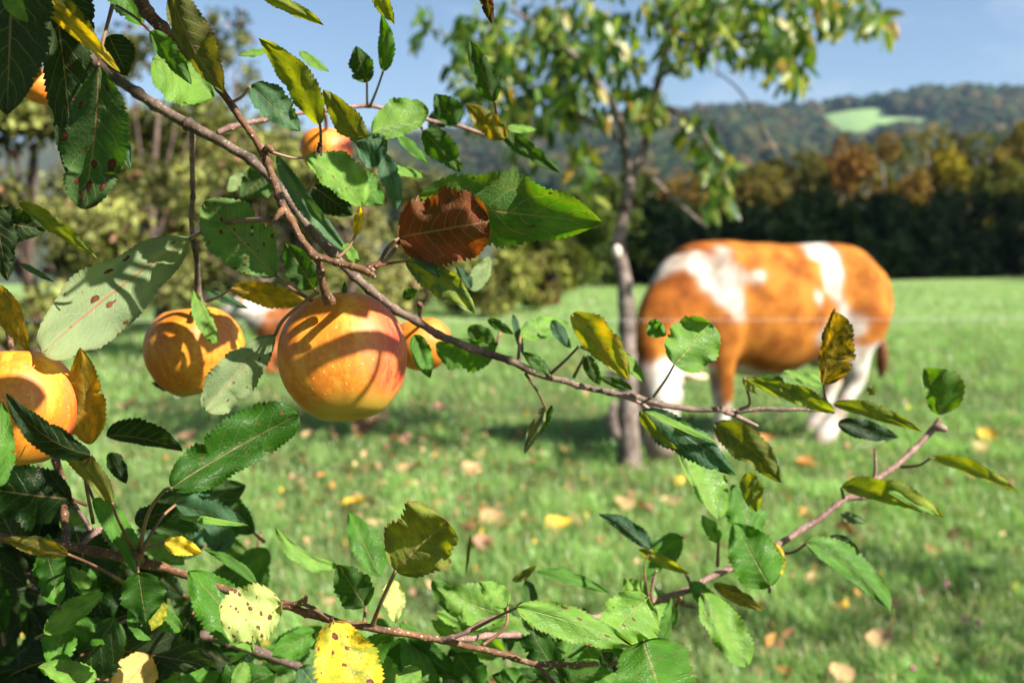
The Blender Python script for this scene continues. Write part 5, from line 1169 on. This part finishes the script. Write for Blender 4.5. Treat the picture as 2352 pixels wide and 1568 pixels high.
dirt = np.clip((.42 - co[:, 2]) / .42, 0, 1) * np.clip(.5 + 1.2 * jy, 0, 1); colv = colv * (1 - .45 * dirt[:, None]) + np.array((.16, .11, .06)) * .45 * dirt[:, None]
COW = empty('cow', tuple(CC)); tag(COW, 'orange and white patched cow grazing with its white face lowered to the grass', 'cow')
obj('body', W, fs, COAT, COW, pivot=CC, colattr=np.clip(colv, .01, .9))
V, F = smooth_loft([((-1.02, .05, .74), .02, .02), ((-1.025, .06, .64), .04, .04), ((-1.03, .06, .52), .045, .04), ((-1.03, .06, .42), .015, .015)], 10, 10)
obj('tail_tuft', cw(V), F, COAT, COW, colattr=np.repeat(brn[None], len(V), 0))
for s_ in (1, -1):
    V, F = smooth_loft([((1.0, .12 + s_ * .11, .60), .02, .03), ((.99, .12 + s_ * .18, .585), .02, .055), ((.985, .12 + s_ * .26, .565), .016, .06), ((.98, .12 + s_ * .33, .55), .006, .02)], 12, 10)
    V, F = turn((V, F)); obj('ear', cw(V), F, COAT, COW, colattr=np.repeat(np.array([(.62, .40, .27)]), len(V), 0))
    obj('eye', cw(turn((IV * .022 + [1.10, .14 + s_ * .14, .50], 0))[0]), IF, EYE, COW)
obj('nose', cw(turn(smooth_loft([((1.10, .15, .12), .07, .05), ((1.11, .15, .07), .075, .055), ((1.10, .15, .035), .05, .04)], 8, 14))[0]), smooth_loft([((1.10, .15, .12), .07, .05), ((1.11, .15, .07), .075, .055), ((1.10, .15, .035), .05, .04)], 8, 14)[1], NOSE, COW)
for x, y in [(.585, .17), (.755, -.17), (-.35, .18), (-.61, -.18)]:
    V, F = smooth_loft([((x - .01, y, .085), .055, .062), ((x + .01, y, .045), .064, .08), ((x + .015, y, .0), .068, .09)], 6, 14); obj('hoof', cw(V), F, HOOF, COW)

# second cow lying further back
C2 = np.array([-2.02, 11.0, 0]); 
def cw2(p): p = np.asarray(p, float); return C2 + .86 * np.stack([-p[..., 0], -p[..., 1], p[..., 2]], -1)
body2 = smooth_loft([((-.95, 0, .40), .08, .12), ((-.8, 0, .42), .30, .33), ((-.4, 0, .43), .40, .40), ((.1, 0, .45), .42, .42), ((.5, 0, .47), .34, .40), ((.8, 0, .52), .2, .28), ((.9, 0, .55), .08, .14)], 24, 20)
neck2 = smooth_loft([((.6, 0, .58), .2, .26), ((.9, 0, .72), .15, .2), ((1.1, 0, .86), .12, .15)], 10, 14)
hd2 = smooth_loft([((1.05, 0, .92), .10, .10), ((1.2, 0, .86), .13, .13), ((1.38, 0, .74), .09, .10), ((1.5, 0, .66), .08, .08), ((1.55, 0, .63), .03, .03)], 14, 14)
l1 = smooth_loft([((.6, .3, .35), .12, .14), ((.85, .38, .14), .08, .09), ((.5, .42, .07), .05, .05), ((.35, .42, .05), .05, .05)], 12, 10)
l2 = smooth_loft([((-.6, .3, .4), .16, .22), ((-.2, .46, .18), .10, .13), ((-.5, .5, .07), .05, .06), ((-.15, .52, .05), .05, .05)], 12, 10)
co2, fs2 = remeshed('body', [body2, neck2, hd2, l1, l2], .035, None)
wm2 = (co2[:, 0] > .95) | (np.array([noise.noise(tuple(p * 2.0 + 4)) for p in co2]) > .15)
COW2 = empty('resting_cow', tuple(C2)); tag(COW2, 'brown and white cow lying down far behind the large apple', 'cow')
obj('body', cw2(co2), fs2, COAT, COW2, pivot=C2, colattr=np.where(wm2[:, None], whi, np.array((.34, .12, .04))))
for s_ in (1, -1):
    V, F = smooth_loft([((1.1, s_ * .09, .93), .02, .03), ((1.08, s_ * .2, .94), .02, .06), ((1.07, s_ * .3, .92), .006, .02)], 8, 8); obj('ear', cw2(V), F, COAT, COW2, colattr=np.repeat(np.array([(.34, .12, .04)]), len(V), 0))

# ------------------------------------------------------------------ haze over the valley
hx0, hx1, hy0, hy1, hz0, hz1 = -2000, 2000, -400, 1720, -260, 300
V = np.array([(x, y, z) for x in (hx0, hx1) for y in (hy0, hy1) for z in (hz0, hz1)], float)
F = [(0, 1, 3, 2), (4, 6, 7, 5), (0, 4, 5, 1), (2, 3, 7, 6), (0, 2, 6, 4), (1, 5, 7, 3)]
m = bpy.data.materials.new('haze'); m.use_nodes = True; n, l = m.node_tree.nodes, m.node_tree.links
n.remove(n['Principled BSDF']); pv = n.new('ShaderNodeVolumePrincipled'); pv.inputs['Color'].default_value = (.42, .64, 1.0, 1); pv.inputs['Density'].default_value = .00008; pv.inputs['Anisotropy'].default_value = .2
l.new(pv.outputs[0], n['Material Output'].inputs['Volume'])
tag(obj('haze', V, F, m, pivot=(0, 0, 0), smooth=False), 'thin blue autumn haze over the valley', kind='stuff')
